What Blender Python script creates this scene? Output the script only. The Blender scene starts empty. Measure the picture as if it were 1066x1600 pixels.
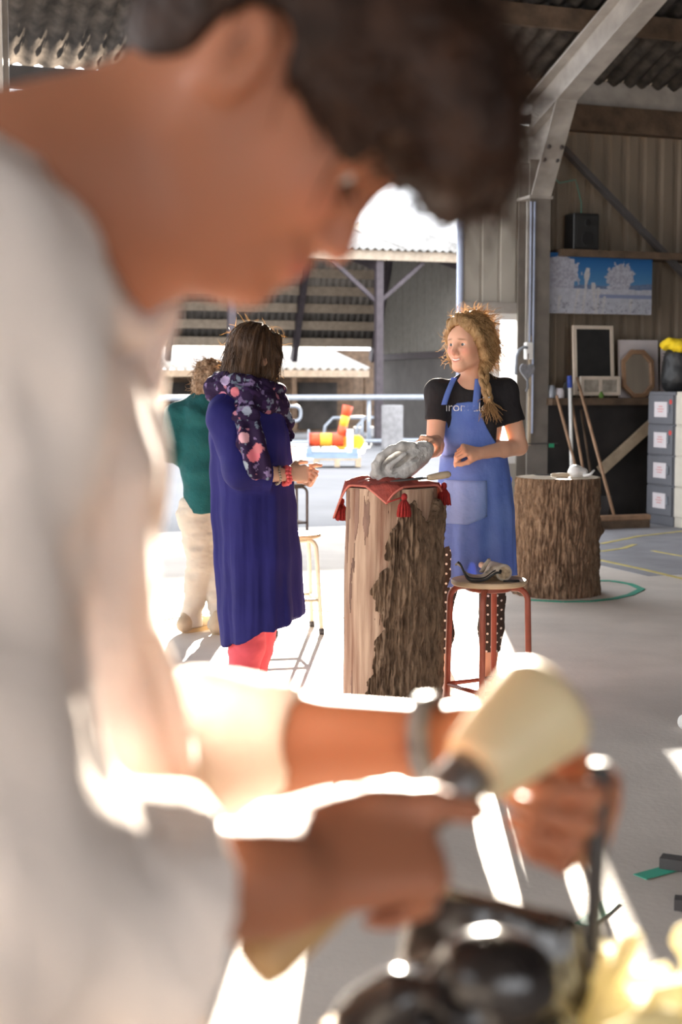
import bpy, math, random
import numpy as np
from mathutils import Vector, Matrix
random.seed(7)
RNG = np.random.default_rng(11)
scene = bpy.context.scene
col = scene.collection

# ------------------------------------------------------------------ camera
FP, CX, HY, CAMZ = 2222.0, 533.0, 604.0, 1.37     # focal length in pixels of a 1066x1600 frame
PITCH = math.atan((800 - HY) / FP)
cam_d = bpy.data.cameras.new('camera'); cam = bpy.data.objects.new('camera', cam_d); col.objects.link(cam)
cam.location = (0, 0, CAMZ); cam.rotation_euler = (math.pi/2 - PITCH, 0, 0)
cam_d.sensor_fit = 'VERTICAL'; cam_d.sensor_height = 36; cam_d.lens = FP/1600*36
cam_d.clip_start = .05; cam_d.clip_end = 400
cam_d.dof.use_dof = True; cam_d.dof.focus_distance = 6.0; cam_d.dof.aperture_fstop = 3.6
scene.camera = cam

# ------------------------------------------------------------------ sky, sun, exposure
world = bpy.data.worlds.new('sky'); scene.world = world; world.use_nodes = True
bg = world.node_tree.nodes['Background']
bg.inputs['Color'].default_value = (.93, .96, 1, 1); bg.inputs['Strength'].default_value = 1.3
SUN_EL, SUN_AZ = math.radians(11.3), math.radians(2.3)
sun_d = bpy.data.lights.new('sun', 'SUN'); sun = bpy.data.objects.new('sun', sun_d); col.objects.link(sun)
sun_d.energy = 15; sun_d.angle = math.radians(.53); sun_d.color = (1, .90, .76)
to_sun = Vector((math.sin(SUN_AZ)*math.cos(SUN_EL), math.cos(SUN_AZ)*math.cos(SUN_EL), math.sin(SUN_EL)))
sun.rotation_euler = (-to_sun).to_track_quat('-Z', 'Y').to_euler(); sun.location = to_sun*60
scene.view_settings.view_transform = 'Standard'; scene.view_settings.look = 'None'
scene.view_settings.exposure = 2.1; scene.view_settings.gamma = 1; scene.view_settings.use_curve_mapping = False

# ------------------------------------------------------------------ places from the picture
def ray(px, py):
    u, v = (px-CX)/FP, (800-py)/FP
    c, s = math.cos(PITCH), math.sin(PITCH)
    return Vector((u, c + v*s, -s + v*c))
def at(px, py, Y):
    r = ray(px, py); return Vector((0, 0, CAMZ)) + r*(Y/r.y)
def floor_at(px, py, z=0):
    r = ray(px, py); return Vector((0, 0, CAMZ)) + r*((z-CAMZ)/r.z)
YAW = math.radians(20)                            # the barn stands turned to the camera
W0 = Vector((1.994, 14.67, 0))                    # foot of the door column; local x along the wall, y outward
BM = Matrix.Translation(W0) @ Matrix.Rotation(YAW, 4, 'Z')
BI = BM.inverted()
def bl(px, py, o=0):                              # barn-local point seen at a pixel on the plane y = o
    c = BI @ Vector((0, 0, CAMZ)); d = BI.to_3x3() @ ray(px, py)
    return c + d*((o-c.y)/d.y)

# ------------------------------------------------------------------ materials
def mat(name, c, rough=.7, metal=0, var=.0, vscale=8., bump=0., bscale=40., spec=.4, c2=None, stretch=None, sss=0., trans=0., detail=4):
    m = bpy.data.materials.new(name); m.use_nodes = True
    nt = m.node_tree; b = nt.nodes['Principled BSDF']; L = nt.links
    b.inputs['Base Color'].default_value = (*c, 1); b.inputs['Roughness'].default_value = rough
    b.inputs['Metallic'].default_value = metal; b.inputs['Specular IOR Level'].default_value = spec
    tc = nt.nodes.new('ShaderNodeTexCoord'); mp = nt.nodes.new('ShaderNodeMapping'); L.new(tc.outputs['Object'], mp.inputs[0])
    if stretch: mp.inputs['Scale'].default_value = stretch
    colout = None
    if var or c2:
        n = nt.nodes.new('ShaderNodeTexNoise'); n.inputs['Scale'].default_value = vscale; n.inputs['Detail'].default_value = detail
        L.new(mp.outputs[0], n.inputs['Vector'])
        r = nt.nodes.new('ShaderNodeValToRGB'); r.color_ramp.elements[0].position = .32; r.color_ramp.elements[1].position = .68
        a = c if c2 else tuple(max(0, x*(1-var)) for x in c); e = c2 if c2 else tuple(min(1, x*(1+var)) for x in c)
        r.color_ramp.elements[0].color = (*a, 1); r.color_ramp.elements[1].color = (*e, 1)
        L.new(n.outputs['Fac'], r.inputs[0]); L.new(r.outputs[0], b.inputs['Base Color']); colout = r.outputs[0]
    if bump:
        n2 = nt.nodes.new('ShaderNodeTexNoise'); n2.inputs['Scale'].default_value = bscale; n2.inputs['Detail'].default_value = 5
        L.new(mp.outputs[0], n2.inputs['Vector'])
        bp = nt.nodes.new('ShaderNodeBump'); bp.inputs['Strength'].default_value = bump; bp.inputs['Distance'].default_value = .02
        L.new(n2.outputs['Fac'], bp.inputs['Height']); L.new(bp.outputs[0], b.inputs['Normal'])
    if sss:
        b.inputs['Subsurface Weight'].default_value = sss; b.inputs['Subsurface Radius'].default_value = (1, .35, .2); b.inputs['Subsurface Scale'].default_value = .012
    if trans:                                     # thin stuff that lets light through
        t = nt.nodes.new('ShaderNodeBsdfTranslucent'); t.inputs['Color'].default_value = (*[min(1, x*1.15) for x in c], 1)
        if colout: L.new(colout, t.inputs['Color'])
        mx = nt.nodes.new('ShaderNodeMixShader'); mx.inputs[0].default_value = trans
        out = nt.nodes['Material Output']
        L.new(b.outputs[0], mx.inputs[1]); L.new(t.outputs[0], mx.inputs[2]); L.new(mx.outputs[0], out.inputs[0])
    return m
def vcol_mat(name, rough=.7, spec=.3, trans=0., sss=0., bump=0., bscale=60):
    m = mat(name, (.5, .5, .5), rough, spec=spec, bump=bump, bscale=bscale, sss=sss, trans=trans)
    nt = m.node_tree; a = nt.nodes.new('ShaderNodeVertexColor'); a.layer_name = 'tint'
    nt.links.new(a.outputs[0], nt.nodes['Principled BSDF'].inputs['Base Color'])
    for n in nt.nodes:
        if n.type == 'BSDF_TRANSLUCENT': nt.links.new(a.outputs[0], n.inputs['Color'])
    return m
def thin_glass(name, tint, see, haze, translucent=0.):   # a pane: mostly seen through, some scattering by dirt
    m = bpy.data.materials.new(name); m.use_nodes = True; nt = m.node_tree; L = nt.links
    for n in list(nt.nodes):
        if n.type == 'BSDF_PRINCIPLED': nt.nodes.remove(n)
    t = nt.nodes.new('ShaderNodeBsdfTransparent'); t.inputs[0].default_value = (*tint, 1)
    g = nt.nodes.new('ShaderNodeBsdfGlossy'); g.inputs['Roughness'].default_value = .08
    l = nt.nodes.new('ShaderNodeBsdfTranslucent'); l.inputs[0].default_value = (.9, .93, .95, 1)
    m1 = nt.nodes.new('ShaderNodeMixShader'); m1.inputs[0].default_value = haze
    m2 = nt.nodes.new('ShaderNodeMixShader'); m2.inputs[0].default_value = .06
    L.new(t.outputs[0], m1.inputs[1]); L.new(l.outputs[0], m1.inputs[2]); L.new(m1.outputs[0], m2.inputs[1]); L.new(g.outputs[0], m2.inputs[2])
    L.new(m2.outputs[0], nt.nodes['Material Output'].inputs[0])
    return m

# ------------------------------------------------------------------ object helpers
def tag(o, label=None, cat=None, group=None, kind=None):
    if label: o['label'] = label
    if cat: o['category'] = cat
    if group: o['group'] = group
    if kind: o['kind'] = kind
    return o
def wloc(o):
    v = Vector((0, 0, 0))
    while o is not None: v = v + o.location; o = o.parent
    return v
def thing(name, loc, label, cat, group=None):
    o = bpy.data.objects.new(name, None); col.objects.link(o); o.location = loc; o.empty_display_size = .1
    return tag(o, label, cat, group)
def link_mesh(name, V, F, m, parent=None, smooth=False, base=None, tint=None):
    """world vertices -> one object whose origin is its base (or its parent's origin)"""
    V = np.asarray(V, dtype=np.float64).reshape(-1, 3)
    if parent is not None: org = wloc(parent)
    elif base is not None: org = Vector(base)
    else:
        lo, hi = V.min(0), V.max(0); org = Vector(((lo[0]+hi[0])/2, (lo[1]+hi[1])/2, lo[2]))
    me = bpy.data.meshes.new(name)
    me.from_pydata((V-np.array(org)).tolist(), [], F if isinstance(F, list) else F.tolist())
    if tint is not None:
        ca = me.color_attributes.new('tint', 'FLOAT_COLOR', 'POINT')
        c4 = np.ones((len(V), 4), dtype=np.float32); c4[:, :3] = tint; ca.data.foreach_set('color', c4.ravel())
    if smooth: me.polygons.foreach_set('use_smooth', [True]*len(me.polygons))
    me.materials.append(m); me.update()
    o = bpy.data.objects.new(name, me); col.objects.link(o)
    if parent is not None: o.parent = parent
    else: o.location = org
    return o
def copy_obj(o, parent, dloc):
    c = o.copy(); col.objects.link(c); c.parent = parent; c.location = Vector(o.location) + Vector(dloc); return c
class MB:
    """collects shapes, builds one mesh"""
    def __init__(s, M=None): s.V = []; s.F = []; s.M = M
    def add(s, vs, fs):
        k = len(s.V)
        s.V += [tuple(s.M @ Vector(v)) if s.M else tuple(v) for v in vs]
        s.F += [tuple(i+k for i in f) for f in fs]; return s
    def box(s, c, d, R=None, bev=0):
        x, y, z = d[0]/2, d[1]/2, d[2]/2
        if bev <= 0:
            vs = [(-x,-y,-z),(x,-y,-z),(x,y,-z),(-x,y,-z),(-x,-y,z),(x,-y,z),(x,y,z),(-x,y,z)]
            fs = [(0,3,2,1),(4,5,6,7),(0,1,5,4),(1,2,6,5),(2,3,7,6),(3,0,4,7)]
        else:
            b = min(bev, x*.9, y*.9, z*.9); vs = []
            for sz in (-1, 1):
                for (i, j) in ((-1,-1),(1,-1),(1,1),(-1,1)):
                    vs += [(i*(x-b), j*y, sz*(z-b)), (i*x, j*(y-b), sz*(z-b)), (i*(x-b), j*(y-b), sz*z)]
            import itertools
            c_ = lambda q, k: q*3+k
            fs = [(c_(0,2),c_(3,2),c_(2,2),c_(1,2)), (c_(4,2),c_(5,2),c_(6,2),c_(7,2)),
                  (c_(0,0),c_(1,0),c_(5,0),c_(4,0)), (c_(2,0),c_(3,0),c_(7,0),c_(6,0)),
                  (c_(1,1),c_(2,1),c_(6,1),c_(5,1)), (c_(3,1),c_(0,1),c_(4,1),c_(7,1)),
                  (c_(0,2),c_(1,2),c_(1,0),c_(0,0)), (c_(1,2),c_(2,2),c_(2,1),c_(1,1)), (c_(2,2),c_(3,2),c_(3,0),c_(2,0)), (c_(3,2),c_(0,2),c_(0,1),c_(3,1)),
                  (c_(4,0),c_(5,0),c_(5,2),c_(4,2)), (c_(5,1),c_(6,1),c_(6,2),c_(5,2)), (c_(6,0),c_(7,0),c_(7,2),c_(6,2)), (c_(7,1),c_(4,1),c_(4,2),c_(7,2)),
                  (c_(0,0),c_(4,0),c_(4,1),c_(0,1)), (c_(1,1),c_(5,1),c_(5,0),c_(1,0)), (c_(2,0),c_(6,0),c_(6,1),c_(2,1)), (c_(3,1),c_(7,1),c_(7,0),c_(3,0))]
            for q in range(4): fs.append((c_(q,0),c_(q,1),c_(q,2))); fs.append((c_(q+4,2),c_(q+4,1),c_(q+4,0)))
        c = Vector(c)
        vs = [((R @ Vector(v)) if R else Vector(v)) + c for v in vs]
        return s.add(vs, fs)
    def tube(s, pts, r, n=8, cap=True, flat=1.0, up=None):
        pts = [Vector(p) for p in pts]; rs = r if isinstance(r, (list, tuple)) else [r]*len(pts)
        vs, fs = [], []; prev = None
        for i, p in enumerate(pts):
            t = (pts[min(i+1, len(pts)-1)] - pts[max(i-1, 0)]).normalized()
            if prev is None:
                a = Vector(up) if up else (Vector((0,0,1)) if abs(t.z) < .9 else Vector((1,0,0)))
                x = (a - t*a.dot(t)).normalized()
            else:
                x = (prev - t*prev.dot(t)).normalized()
            prev = x; y = t.cross(x)
            for k in range(n):
                q = 2*math.pi*k/n; vs.append(p + (x*math.cos(q)*flat + y*math.sin(q))*rs[i])
        for i in range(len(pts)-1):
            for k in range(n):
                k2 = (k+1) % n; fs.append((i*n+k, i*n+k2, (i+1)*n+k2, (i+1)*n+k))
        if cap: fs.append(tuple(range(n-1, -1, -1))); fs.append(tuple((len(pts)-1)*n+k for k in range(n)))
        return s.add(vs, fs)
    def bar(s, a, b, w, h, up=(0,0,1)):
        a, b = Vector(a), Vector(b); t = (b-a).normalized(); u = Vector(up); x = t.cross(u).normalized(); u = x.cross(t)
        vs = []
        for p in (a, b):
            for (i, j) in ((-1,-1),(1,-1),(1,1),(-1,1)): vs.append(p + x*i*w/2 + u*j*h/2)
        return s.add(vs, [(0,1,2,3)[::-1],(4,5,6,7),(0,1,5,4),(1,2,6,5),(2,3,7,6),(3,0,4,7)])
    def ibeam(s, a, b, w, h, tf=.016, up=(0,0,1)):
        a, b = Vector(a), Vector(b); t = (b-a).normalized(); u = Vector(up); x = t.cross(u).normalized(); u = x.cross(t)
        s.bar(a+u*(h/2-tf/2), b+u*(h/2-tf/2), w, tf, u); s.bar(a-u*(h/2-tf/2), b-u*(h/2-tf/2), w, tf, u); return s.bar(a, b, tf, h-2*tf, u)
    def lathe(s, prof, c=(0,0,0), n=24, R=None, wob=None):
        vs, fs = [], []; c = Vector(c)
        for (r, z) in prof:
            for k in range(n):
                q = 2*math.pi*k/n; v = Vector((r*math.cos(q), r*math.sin(q), z)); vs.append(((R @ v) if R else v) + c)
        for i in range(len(prof)-1):
            for k in range(n):
                k2 = (k+1) % n; fs.append((i*n+k, i*n+k2, (i+1)*n+k2, (i+1)*n+k))
        fs.append(tuple(range(n-1, -1, -1))); fs.append(tuple((len(prof)-1)*n+k for k in range(n)))
        return s.add(vs, fs)
    def prism(s, poly, d, origin, ux, uy):
        """polygon in the plane ux, uy, given the thickness vector d"""
        o, ux, uy, d = Vector(origin), Vector(ux), Vector(uy), Vector(d); n = len(poly)
        vs = [o+ux*x+uy*y for x, y in poly] + [o+ux*x+uy*y+d for x, y in poly]
        fs = [tuple(range(n)), tuple(range(2*n-1, n-1, -1))] + [(i, i+n, (i+1)%n+n, (i+1)%n) for i in range(n)]
        return s.add(vs, fs)
    def grid(s, P, thick=None):
        """P[i][j] points -> a sheet; thick: vector function or number along the sheet normal"""
        P = np.asarray(P, dtype=float); a, b = P.shape[:2]
        if thick:
            du = np.gradient(P, axis=0); dv = np.gradient(P, axis=1); N = np.cross(du, dv); N /= np.linalg.norm(N, axis=2, keepdims=True)+1e-9
            Q = P + N*thick
            vs = P.reshape(-1, 3).tolist() + Q.reshape(-1, 3).tolist(); k = a*b; fs = []
            for i in range(a-1):
                for j in range(b-1):
                    q = (i*b+j, (i+1)*b+j, (i+1)*b+j+1, i*b+j+1); fs.append(q[::-1]); fs.append(tuple(x+k for x in q))
            for i in range(a-1):
                fs.append((i*b, (i+1)*b, (i+1)*b+k, i*b+k)); j = b-1; fs.append((i*b+j+k, (i+1)*b+j+k, (i+1)*b+j, i*b+j))
            for j in range(b-1):
                fs.append((j+k, j+1+k, j+1, j)); i = (a-1)*b; fs.append((i+j, i+j+1, i+j+1+k, i+j+k))
        else:
            vs = P.reshape(-1, 3).tolist(); fs = [(i*b+j, (i+1)*b+j, (i+1)*b+j+1, i*b+j+1) for i in range(a-1) for j in range(b-1)]
        return s.add(vs, fs)
    def build(s, name, m, parent=None, smooth=False, base=None):
        return link_mesh(name, s.V, s.F, m, parent, smooth, base)

# ------------------------------------------------------------------ noise
def _h(i, j, k):
    n = (i*374761393 + j*668265263 + k*2147483647 + 1013904223) & 0xffffffff
    n = ((n ^ (n >> 13))*1274126177) & 0xffffffff; n = (n ^ (n >> 16)) & 0xffff
    return n/65535.0
def vnoise(p):
    p = np.asarray(p, float); f = np.floor(p).astype(np.int64); t = p-f; t = t*t*(3-2*t); r = 0
    for a in (0, 1):
        for b in (0, 1):
            for c in (0, 1):
                w = (t[..., 0] if a else 1-t[..., 0])*(t[..., 1] if b else 1-t[..., 1])*(t[..., 2] if c else 1-t[..., 2])
                r = r + w*_h(f[..., 0]+a, f[..., 1]+b, f[..., 2]+c)
    return r
def fbm(p, o=4):
    p = np.asarray(p, float); r = 0; a = .5
    for i in range(o): r = r + a*vnoise(p*(2**i)+17.3*i); a *= .5
    return r

# ------------------------------------------------------------------ implicit surfaces (bodies, clothes, stones)
class Field:
    def __init__(s, lo, hi, h):
        s.lo = np.array(lo, float); s.h = h; s.n = np.ceil((np.array(hi)-s.lo)/h).astype(int)+1
        s.d = np.full(s.n, 9.0, dtype=np.float32)
    def box(s, lo, hi):
        a = np.clip(np.floor((np.array(lo)-s.lo)/s.h).astype(int), 0, s.n); b = np.clip(np.ceil((np.array(hi)-s.lo)/s.h).astype(int)+1, 0, s.n)
        ax = [s.lo[i]+s.h*np.arange(a[i], b[i]) for i in range(3)]
        return tuple(slice(a[i], b[i]) for i in range(3)), np.meshgrid(*ax, indexing='ij', sparse=True)
    def _put(s, sl, d, k, op):
        e = s.d[sl]; d = d.astype(np.float32)
        if op == 'u':
            if k > 0:
                hh = np.maximum(k-np.abs(e-d), 0)/k; r = np.minimum(e, d)-hh*hh*k*.25
            else: r = np.minimum(e, d)
        else:
            if k > 0:
                hh = np.maximum(k-np.abs(e+d), 0)/k; r = np.maximum(e, -d)+hh*hh*k*.25
            else: r = np.maximum(e, -d)
        s.d[sl] = r
    def cone(s, a, b, r1, r2=None, k=.01, flat=None, op='u'):
        r2 = r1 if r2 is None else r2; a, b = np.array(a, float), np.array(b, float); m = max(r1, r2)*(max(1, flat[1]) if flat else 1)+k+4*s.h
        sl, (x, y, z) = s.box(np.minimum(a, b)-m, np.maximum(a, b)+m)
        v = b-a; L = v@v+1e-12; t = np.clip(((x-a[0])*v[0]+(y-a[1])*v[1]+(z-a[2])*v[2])/L, 0, 1)
        dx, dy, dz = x-a[0]-t*v[0], y-a[1]-t*v[1], z-a[2]-t*v[2]; sc = 1
        if flat:
            ax = np.array(flat[0], float); ax /= np.linalg.norm(ax); q = dx*ax[0]+dy*ax[1]+dz*ax[2]; g = 1/flat[1]-1
            dx, dy, dz = dx+q*g*ax[0], dy+q*g*ax[1], dz+q*g*ax[2]; sc = min(1, flat[1])
        s._put(sl, (np.sqrt(dx*dx+dy*dy+dz*dz)-(r1+(r2-r1)*t))*sc, k, op); return s
    def chain(s, pts, rs, k=.01, flat=None):
        for i in range(len(pts)-1): s.cone(pts[i], pts[i+1], rs[i], rs[i+1], k, flat)
        return s
    def ell(s, c, r, R=None, k=.01, op='u'):
        c = np.array(c, float); r = np.array(r, float); m = r.max()+k+4*s.h
        sl, (x, y, z) = s.box(c-m, c+m); x, y, z = x-c[0], y-c[1], z-c[2]
        if R is not None:                          # columns of R are the ellipsoid's axes
            R = np.array(R); x, y, z = (x*R[0,0]+y*R[1,0]+z*R[2,0], x*R[0,1]+y*R[1,1]+z*R[2,1], x*R[0,2]+y*R[1,2]+z*R[2,2])
        k0 = np.sqrt((x/r[0])**2+(y/r[1])**2+(z/r[2])**2); k1 = np.sqrt((x/r[0]**2)**2+(y/r[1]**2)**2+(z/r[2]**2)**2)+1e-9
        s._put(sl, k0*(k0-1)/k1, k, op); return s
    def xyz(s):
        return np.meshgrid(*[s.lo[i]+s.h*np.arange(s.n[i]) for i in range(3)], indexing='ij', sparse=True)
    def cut(s, d):                                 # keep where d < 0
        s.d = np.maximum(s.d, d).astype(np.float32); return s
    def like(s, off):
        f = Field.__new__(Field); f.lo, f.h, f.n = s.lo, s.h, s.n; f.d = s.d-np.float32(off); return f
    def mesh(s, smooth=2, lam=.5):
        d = s.d; ins = d < 0; nx, ny, nz = d.shape
        c = np.zeros((nx-1, ny-1, nz-1), np.uint8); cor = [(a, b, e) for a in (0, 1) for b in (0, 1) for e in (0, 1)]
        for a, b, e in cor: c += ins[a:nx-1+a, b:ny-1+b, e:nz-1+e]
        act = (c > 0) & (c < 8); idx = np.argwhere(act); vid = np.full(act.shape, -1, np.int64); vid[act] = np.arange(len(idx))
        pos = np.zeros((len(idx), 3)); cnt = np.zeros(len(idx))
        for p in cor:
            for ax in range(3):
                if p[ax]: continue
                q = list(p); q[ax] = 1; da = d[tuple((idx+p).T)]; db = d[tuple((idx+np.array(q)).T)]
                m = (da < 0) != (db < 0); t = np.where(m, da/np.where(m, da-db, 1), 0)
                e = np.tile(np.array(p, float), (len(idx), 1)); e[:, ax] += t
                pos += e*m[:, None]; cnt += m
        V = s.lo+s.h*(idx+pos/np.maximum(cnt, 1)[:, None]); F = []
        for ax in range(3):
            sh = [slice(1, -1)]*3; sh[ax] = slice(0, -1); s2 = list(sh); s2[ax] = slice(1, None)
            A, B = ins[tuple(sh)], ins[tuple(s2)]; e = np.argwhere(A != B); 
            if not len(e): continue
            fl = A[tuple(e.T)]; off = np.array([1, 1, 1]); off[ax] = 0; e = e+off
            u, w = [(1, 2), (2, 0), (0, 1)][ax]; U = np.eye(3, dtype=int)[u]; W = np.eye(3, dtype=int)[w]
            g = lambda o: vid[tuple((e+o).T)]
            q = np.stack([g(-U-W), g(-W), g(0*U), g(-U)], 1); q[~fl] = q[~fl][:, ::-1]; F.append(q)
        F = np.concatenate(F); F = F[(F >= 0).all(1)]
        for _ in range(smooth): V = V+lam*(lap(V, F)-V)
        return V, F
def lap(V, F):
    S = np.zeros_like(V); C = np.zeros(len(V))
    for i in range(4):
        a, b = F[:, i], F[:, (i+1) % 4]
        for k in range(3): S[:, k] += np.bincount(a, V[b, k], len(V))+np.bincount(b, V[a, k], len(V))
        C += np.bincount(a, minlength=len(V))+np.bincount(b, minlength=len(V))
    return S/np.maximum(C, 1)[:, None]
def normals(V, F):
    n = np.cross(V[F[:, 2]]-V[F[:, 0]], V[F[:, 3]]-V[F[:, 1]]); N = np.zeros_like(V)
    for i in range(4):
        for k in range(3): N[:, k] += np.bincount(F[:, i], n[:, k], len(V))
    return N/(np.linalg.norm(N, axis=1, keepdims=True)+1e-12)
def unit(v): v = np.array(v, float); return v/np.linalg.norm(v)

# ================================================================== THE SETTING
M = {}
M['concrete'] = mat('concrete floor', (.60, .545, .495), .75, var=.14, vscale=1.6, bump=.10, bscale=45, spec=.25, detail=8)
M['asphalt'] = mat('yard paving', (.17, .17, .178), .85, var=.12, vscale=.7, bump=.2, bscale=60, spec=.2, detail=8)
M['clad'] = mat('weathered cladding', (.19, .15, .11), .6, var=.22, vscale=2.5, stretch=(1, 1, .25), bump=.08, bscale=30)
M['clad_l'] = mat('beige steel sheet', (.40, .37, .32), .55, var=.06, vscale=2)
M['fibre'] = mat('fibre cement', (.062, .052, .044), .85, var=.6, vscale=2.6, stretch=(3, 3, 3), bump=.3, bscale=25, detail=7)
M['steel'] = mat('grey painted steel', (.34, .31, .28), .55, var=.18, vscale=5, bump=.05, detail=6)
M['col_steel'] = mat('dull column steel', (.17, .15, .13), .6, var=.18, vscale=5)
M['dark_steel'] = mat('dark steel', (.06, .055, .055), .6, var=.2, vscale=5)
M['bluesteel'] = mat('blue grey steel', (.42, .47, .62), .5, var=.1)
M['timber'] = mat('old timber', (.10, .065, .042), .8, var=.35, vscale=6, stretch=(1, 1, 1), bump=.2)
M['timber_l'] = mat('pale timber', (.42, .33, .23), .75, var=.2, vscale=7, bump=.15)
M['blackwall'] = mat('dark plinth', (.022, .019, .018), .8, var=.5, vscale=2.2, bump=.2)
M['white'] = mat('white paint', (.78, .77, .75), .5, var=.05)
M['galv'] = mat('galvanised tube', (.34, .37, .42), .4, metal=.3, var=.1)
M['shedroof'] = mat('shed sheet', (.22, .195, .17), .8, var=.2, vscale=2)
M['roof_top'] = mat('pale roof sheet', (.26, .25, .235), .5, var=.3, vscale=5, spec=.6)
M['rust'] = mat('shed steel', (.055, .043, .05), .6, var=.2)
M['purlin'] = mat('shed purlin', (.34, .275, .21), .7, var=.15)
M['gable'] = mat('shed gable sheet', (.23, .215, .19), .7, var=.1)
M['pane'] = thin_glass('dusty pane', (.95, .97, 1), 1, .14)
M['added_rooflight'] = thin_glass('added clear roof sheet', (.97, .98, 1), 1, .08)  # for the clear sheets added to let sun through the roof

# --- floor and yard
f = MB(BM); f.box((-5, -13, -.1), (34, 26, .2)); fl = f.build('floor', M['concrete']); tag(fl, 'worn grey concrete barn floor in sun and shade', kind='structure')
f = MB(BM); f.box((0, 80, -.12), (220, 160, .2)); tag(f.build('yard_ground', M['asphalt']), 'grey paved yard between the barn and the open shed', kind='structure')

f = MB(BM); f.box((4.2, -2.3, .0), (11.0, 3.9, .004)); tag(f.build('floor_shade_strip', mat('floor tone darkened for shade', (.27, .268, .29), .7, var=.2, vscale=2.2, bump=.2, bscale=40, detail=7)), 'blue grey floor strip, coloured darker for shade along the cladding wall', kind='structure')  # added strip; its darker blue grey stands in for shade by the wall
# --- barn roof: corrugated sheets over purlins
ZE, SL = 4.30, math.tan(math.radians(20))
ceil = bpy.data.objects.new('ceiling', None); col.objects.link(ceil); ceil.location = BM @ Vector((0, 0, ZE)); ceil.rotation_euler = (0, 0, YAW)
tag(ceil, 'corrugated sheet roof over timber purlins', kind='structure')
def local_child(name, V, F, m, parent, loc=(0,0,0), smooth=False):
    me = bpy.data.meshes.new(name); me.from_pydata([tuple(v) for v in V], [], F); me.materials.append(m)
    if smooth: me.polygons.foreach_set('use_smooth', [True]*len(me.polygons))
    o = bpy.data.objects.new(name, me); col.objects.link(o); o.parent = parent; o.location = loc; return o
def dup(o, loc):
    c = o.copy(); col.objects.link(c); c.location = loc; return c
def corr_sheet(w, length, slope, waves, amp, seg=6, th=.012):
    n = waves*seg; V = []
    for dz in (0, th):
        for j in (0, 1):
            for i in range(n+1):
                V.append((i/n*w, -j*length, j*length*slope + amp*math.cos(2*math.pi*i/seg) + dz))
    k = n+1; F = []
    for i in range(n):
        F.append((i, i+1, k+i+1, k+i)); F.append((2*k+i, 3*k+i, 3*k+i+1, 2*k+i+1))
        F.append((i+1, i, 2*k+i, 2*k+i+1)); F.append((k+i, k+i+1, 3*k+i+1, 3*k+i))
    return V, F
SW, SLN = 1.10, 1.55
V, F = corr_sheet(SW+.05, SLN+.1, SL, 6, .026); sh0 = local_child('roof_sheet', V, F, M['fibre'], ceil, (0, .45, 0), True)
V, F = corr_sheet(SW+.05, SLN+.1, SL, 6, .026); rl0 = local_child('added_rooflight_sheet', V, F, M['added_rooflight'], ceil, (0, .45, 0), True)
rl0['label'] = 'clear corrugated sheet added by the eave to admit sun'
used = [False, False]
for r in range(5):
    for c in range(-16, 9):
        loc = (c*SW, .45 - r*SLN, r*SLN*SL - .006*r)
        clear = r == 0 and -3 <= c <= -2  # unseen clear sheets, added so the sun rims the carver
        k = 1 if clear else 0; src = (sh0, rl0)[k]
        if not used[k]: src.location = loc; used[k] = True
        else: dup(src, loc)
def rl(o): return ZE + (.45-o)*SL                  # underside of the sheets above local y = o
# upper roof and the far slope, out of the picture
b = MB(BM)
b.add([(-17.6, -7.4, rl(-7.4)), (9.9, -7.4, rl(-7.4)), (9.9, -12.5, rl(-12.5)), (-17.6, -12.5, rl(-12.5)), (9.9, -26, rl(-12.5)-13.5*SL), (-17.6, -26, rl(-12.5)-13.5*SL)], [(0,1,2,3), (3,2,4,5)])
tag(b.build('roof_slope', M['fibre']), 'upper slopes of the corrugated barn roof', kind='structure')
p0 = None
for i in range(8):
    o = -1.15 - i*1.32
    b = MB(); b.box((-4, o, rl(o)-ZE-.135), (27.5, .075, .19)); pl = local_child('purlin', b.V, b.F, M['timber'], ceil)
# --- portal frames: column, haunch, rafter
def portal(s, name, off=0):
    root = thing(name, BM @ Vector((s, off, 0)), None, None); del_ = root
    root['kind'] = 'structure'
    c = MB(BM); c.ibeam((s, off-.13, 0), (s, off-.13, 3.62), .235, .25, .02, (0, 1, 0)); c.build('column', M['col_steel'], root)
    r = MB(BM); r.ibeam((s, -.05, rl(-.05)-.46), (s, -12.4, rl(-12.4)-.46), .22, .34, .022); r.build('rafter', M['steel'], root)
    h = MB(BM)
    zt = rl(-.05)-.29
    h.prism([(-.0, 3.25), (-.26, 3.25), (-.75, rl(-.75)-.60), (-.75, rl(-.75)-.30), (0, zt)], (.02, 0, 0), (s-.01, 0, 0), (0, 1, 0), (0, 0, 1))
    h.bar((s, -.26, 3.25), (s, -.78, rl(-.78)-.62), .22, .022, (0, 1, 0)); h.box((s, -.13, 3.25), (.26, .30, .03))
    h.build('haunch', M['steel'], root)
    bo = MB(BM)
    for k in range(4):
        for sx in (-.07, .07): bo.lathe([(.02, 0), (.02, .02), (.012, .03)], (s+sx, -.275-.09*k, 3.36+.11*k), 8, Matrix.Rotation(math.radians(70), 3, 'X'))
    bo.build('bolt_set', M['dark_steel'], root)
    return root
pr = portal(-.10, 'portal_frame'); pr['label'] = 'grey steel column and sloping roof rafter beside the door'
pr2 = portal(8.6, 'portal_frame'); pr2['label'] = 'far steel column and rafter at the gable'
cl = bl(-2, 100, 0)
b = MB(); q = at(1, 120, 9.2); b.ibeam((q.x-.02, 9.2, 0), (q.x-.02, 9.2, 6.6), .11, .18, .012, (0, 1, 0)); tag(b.build('steel_post', M['steel']), 'pale grey steel post at the left edge of the photo', kind='structure')
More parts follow.
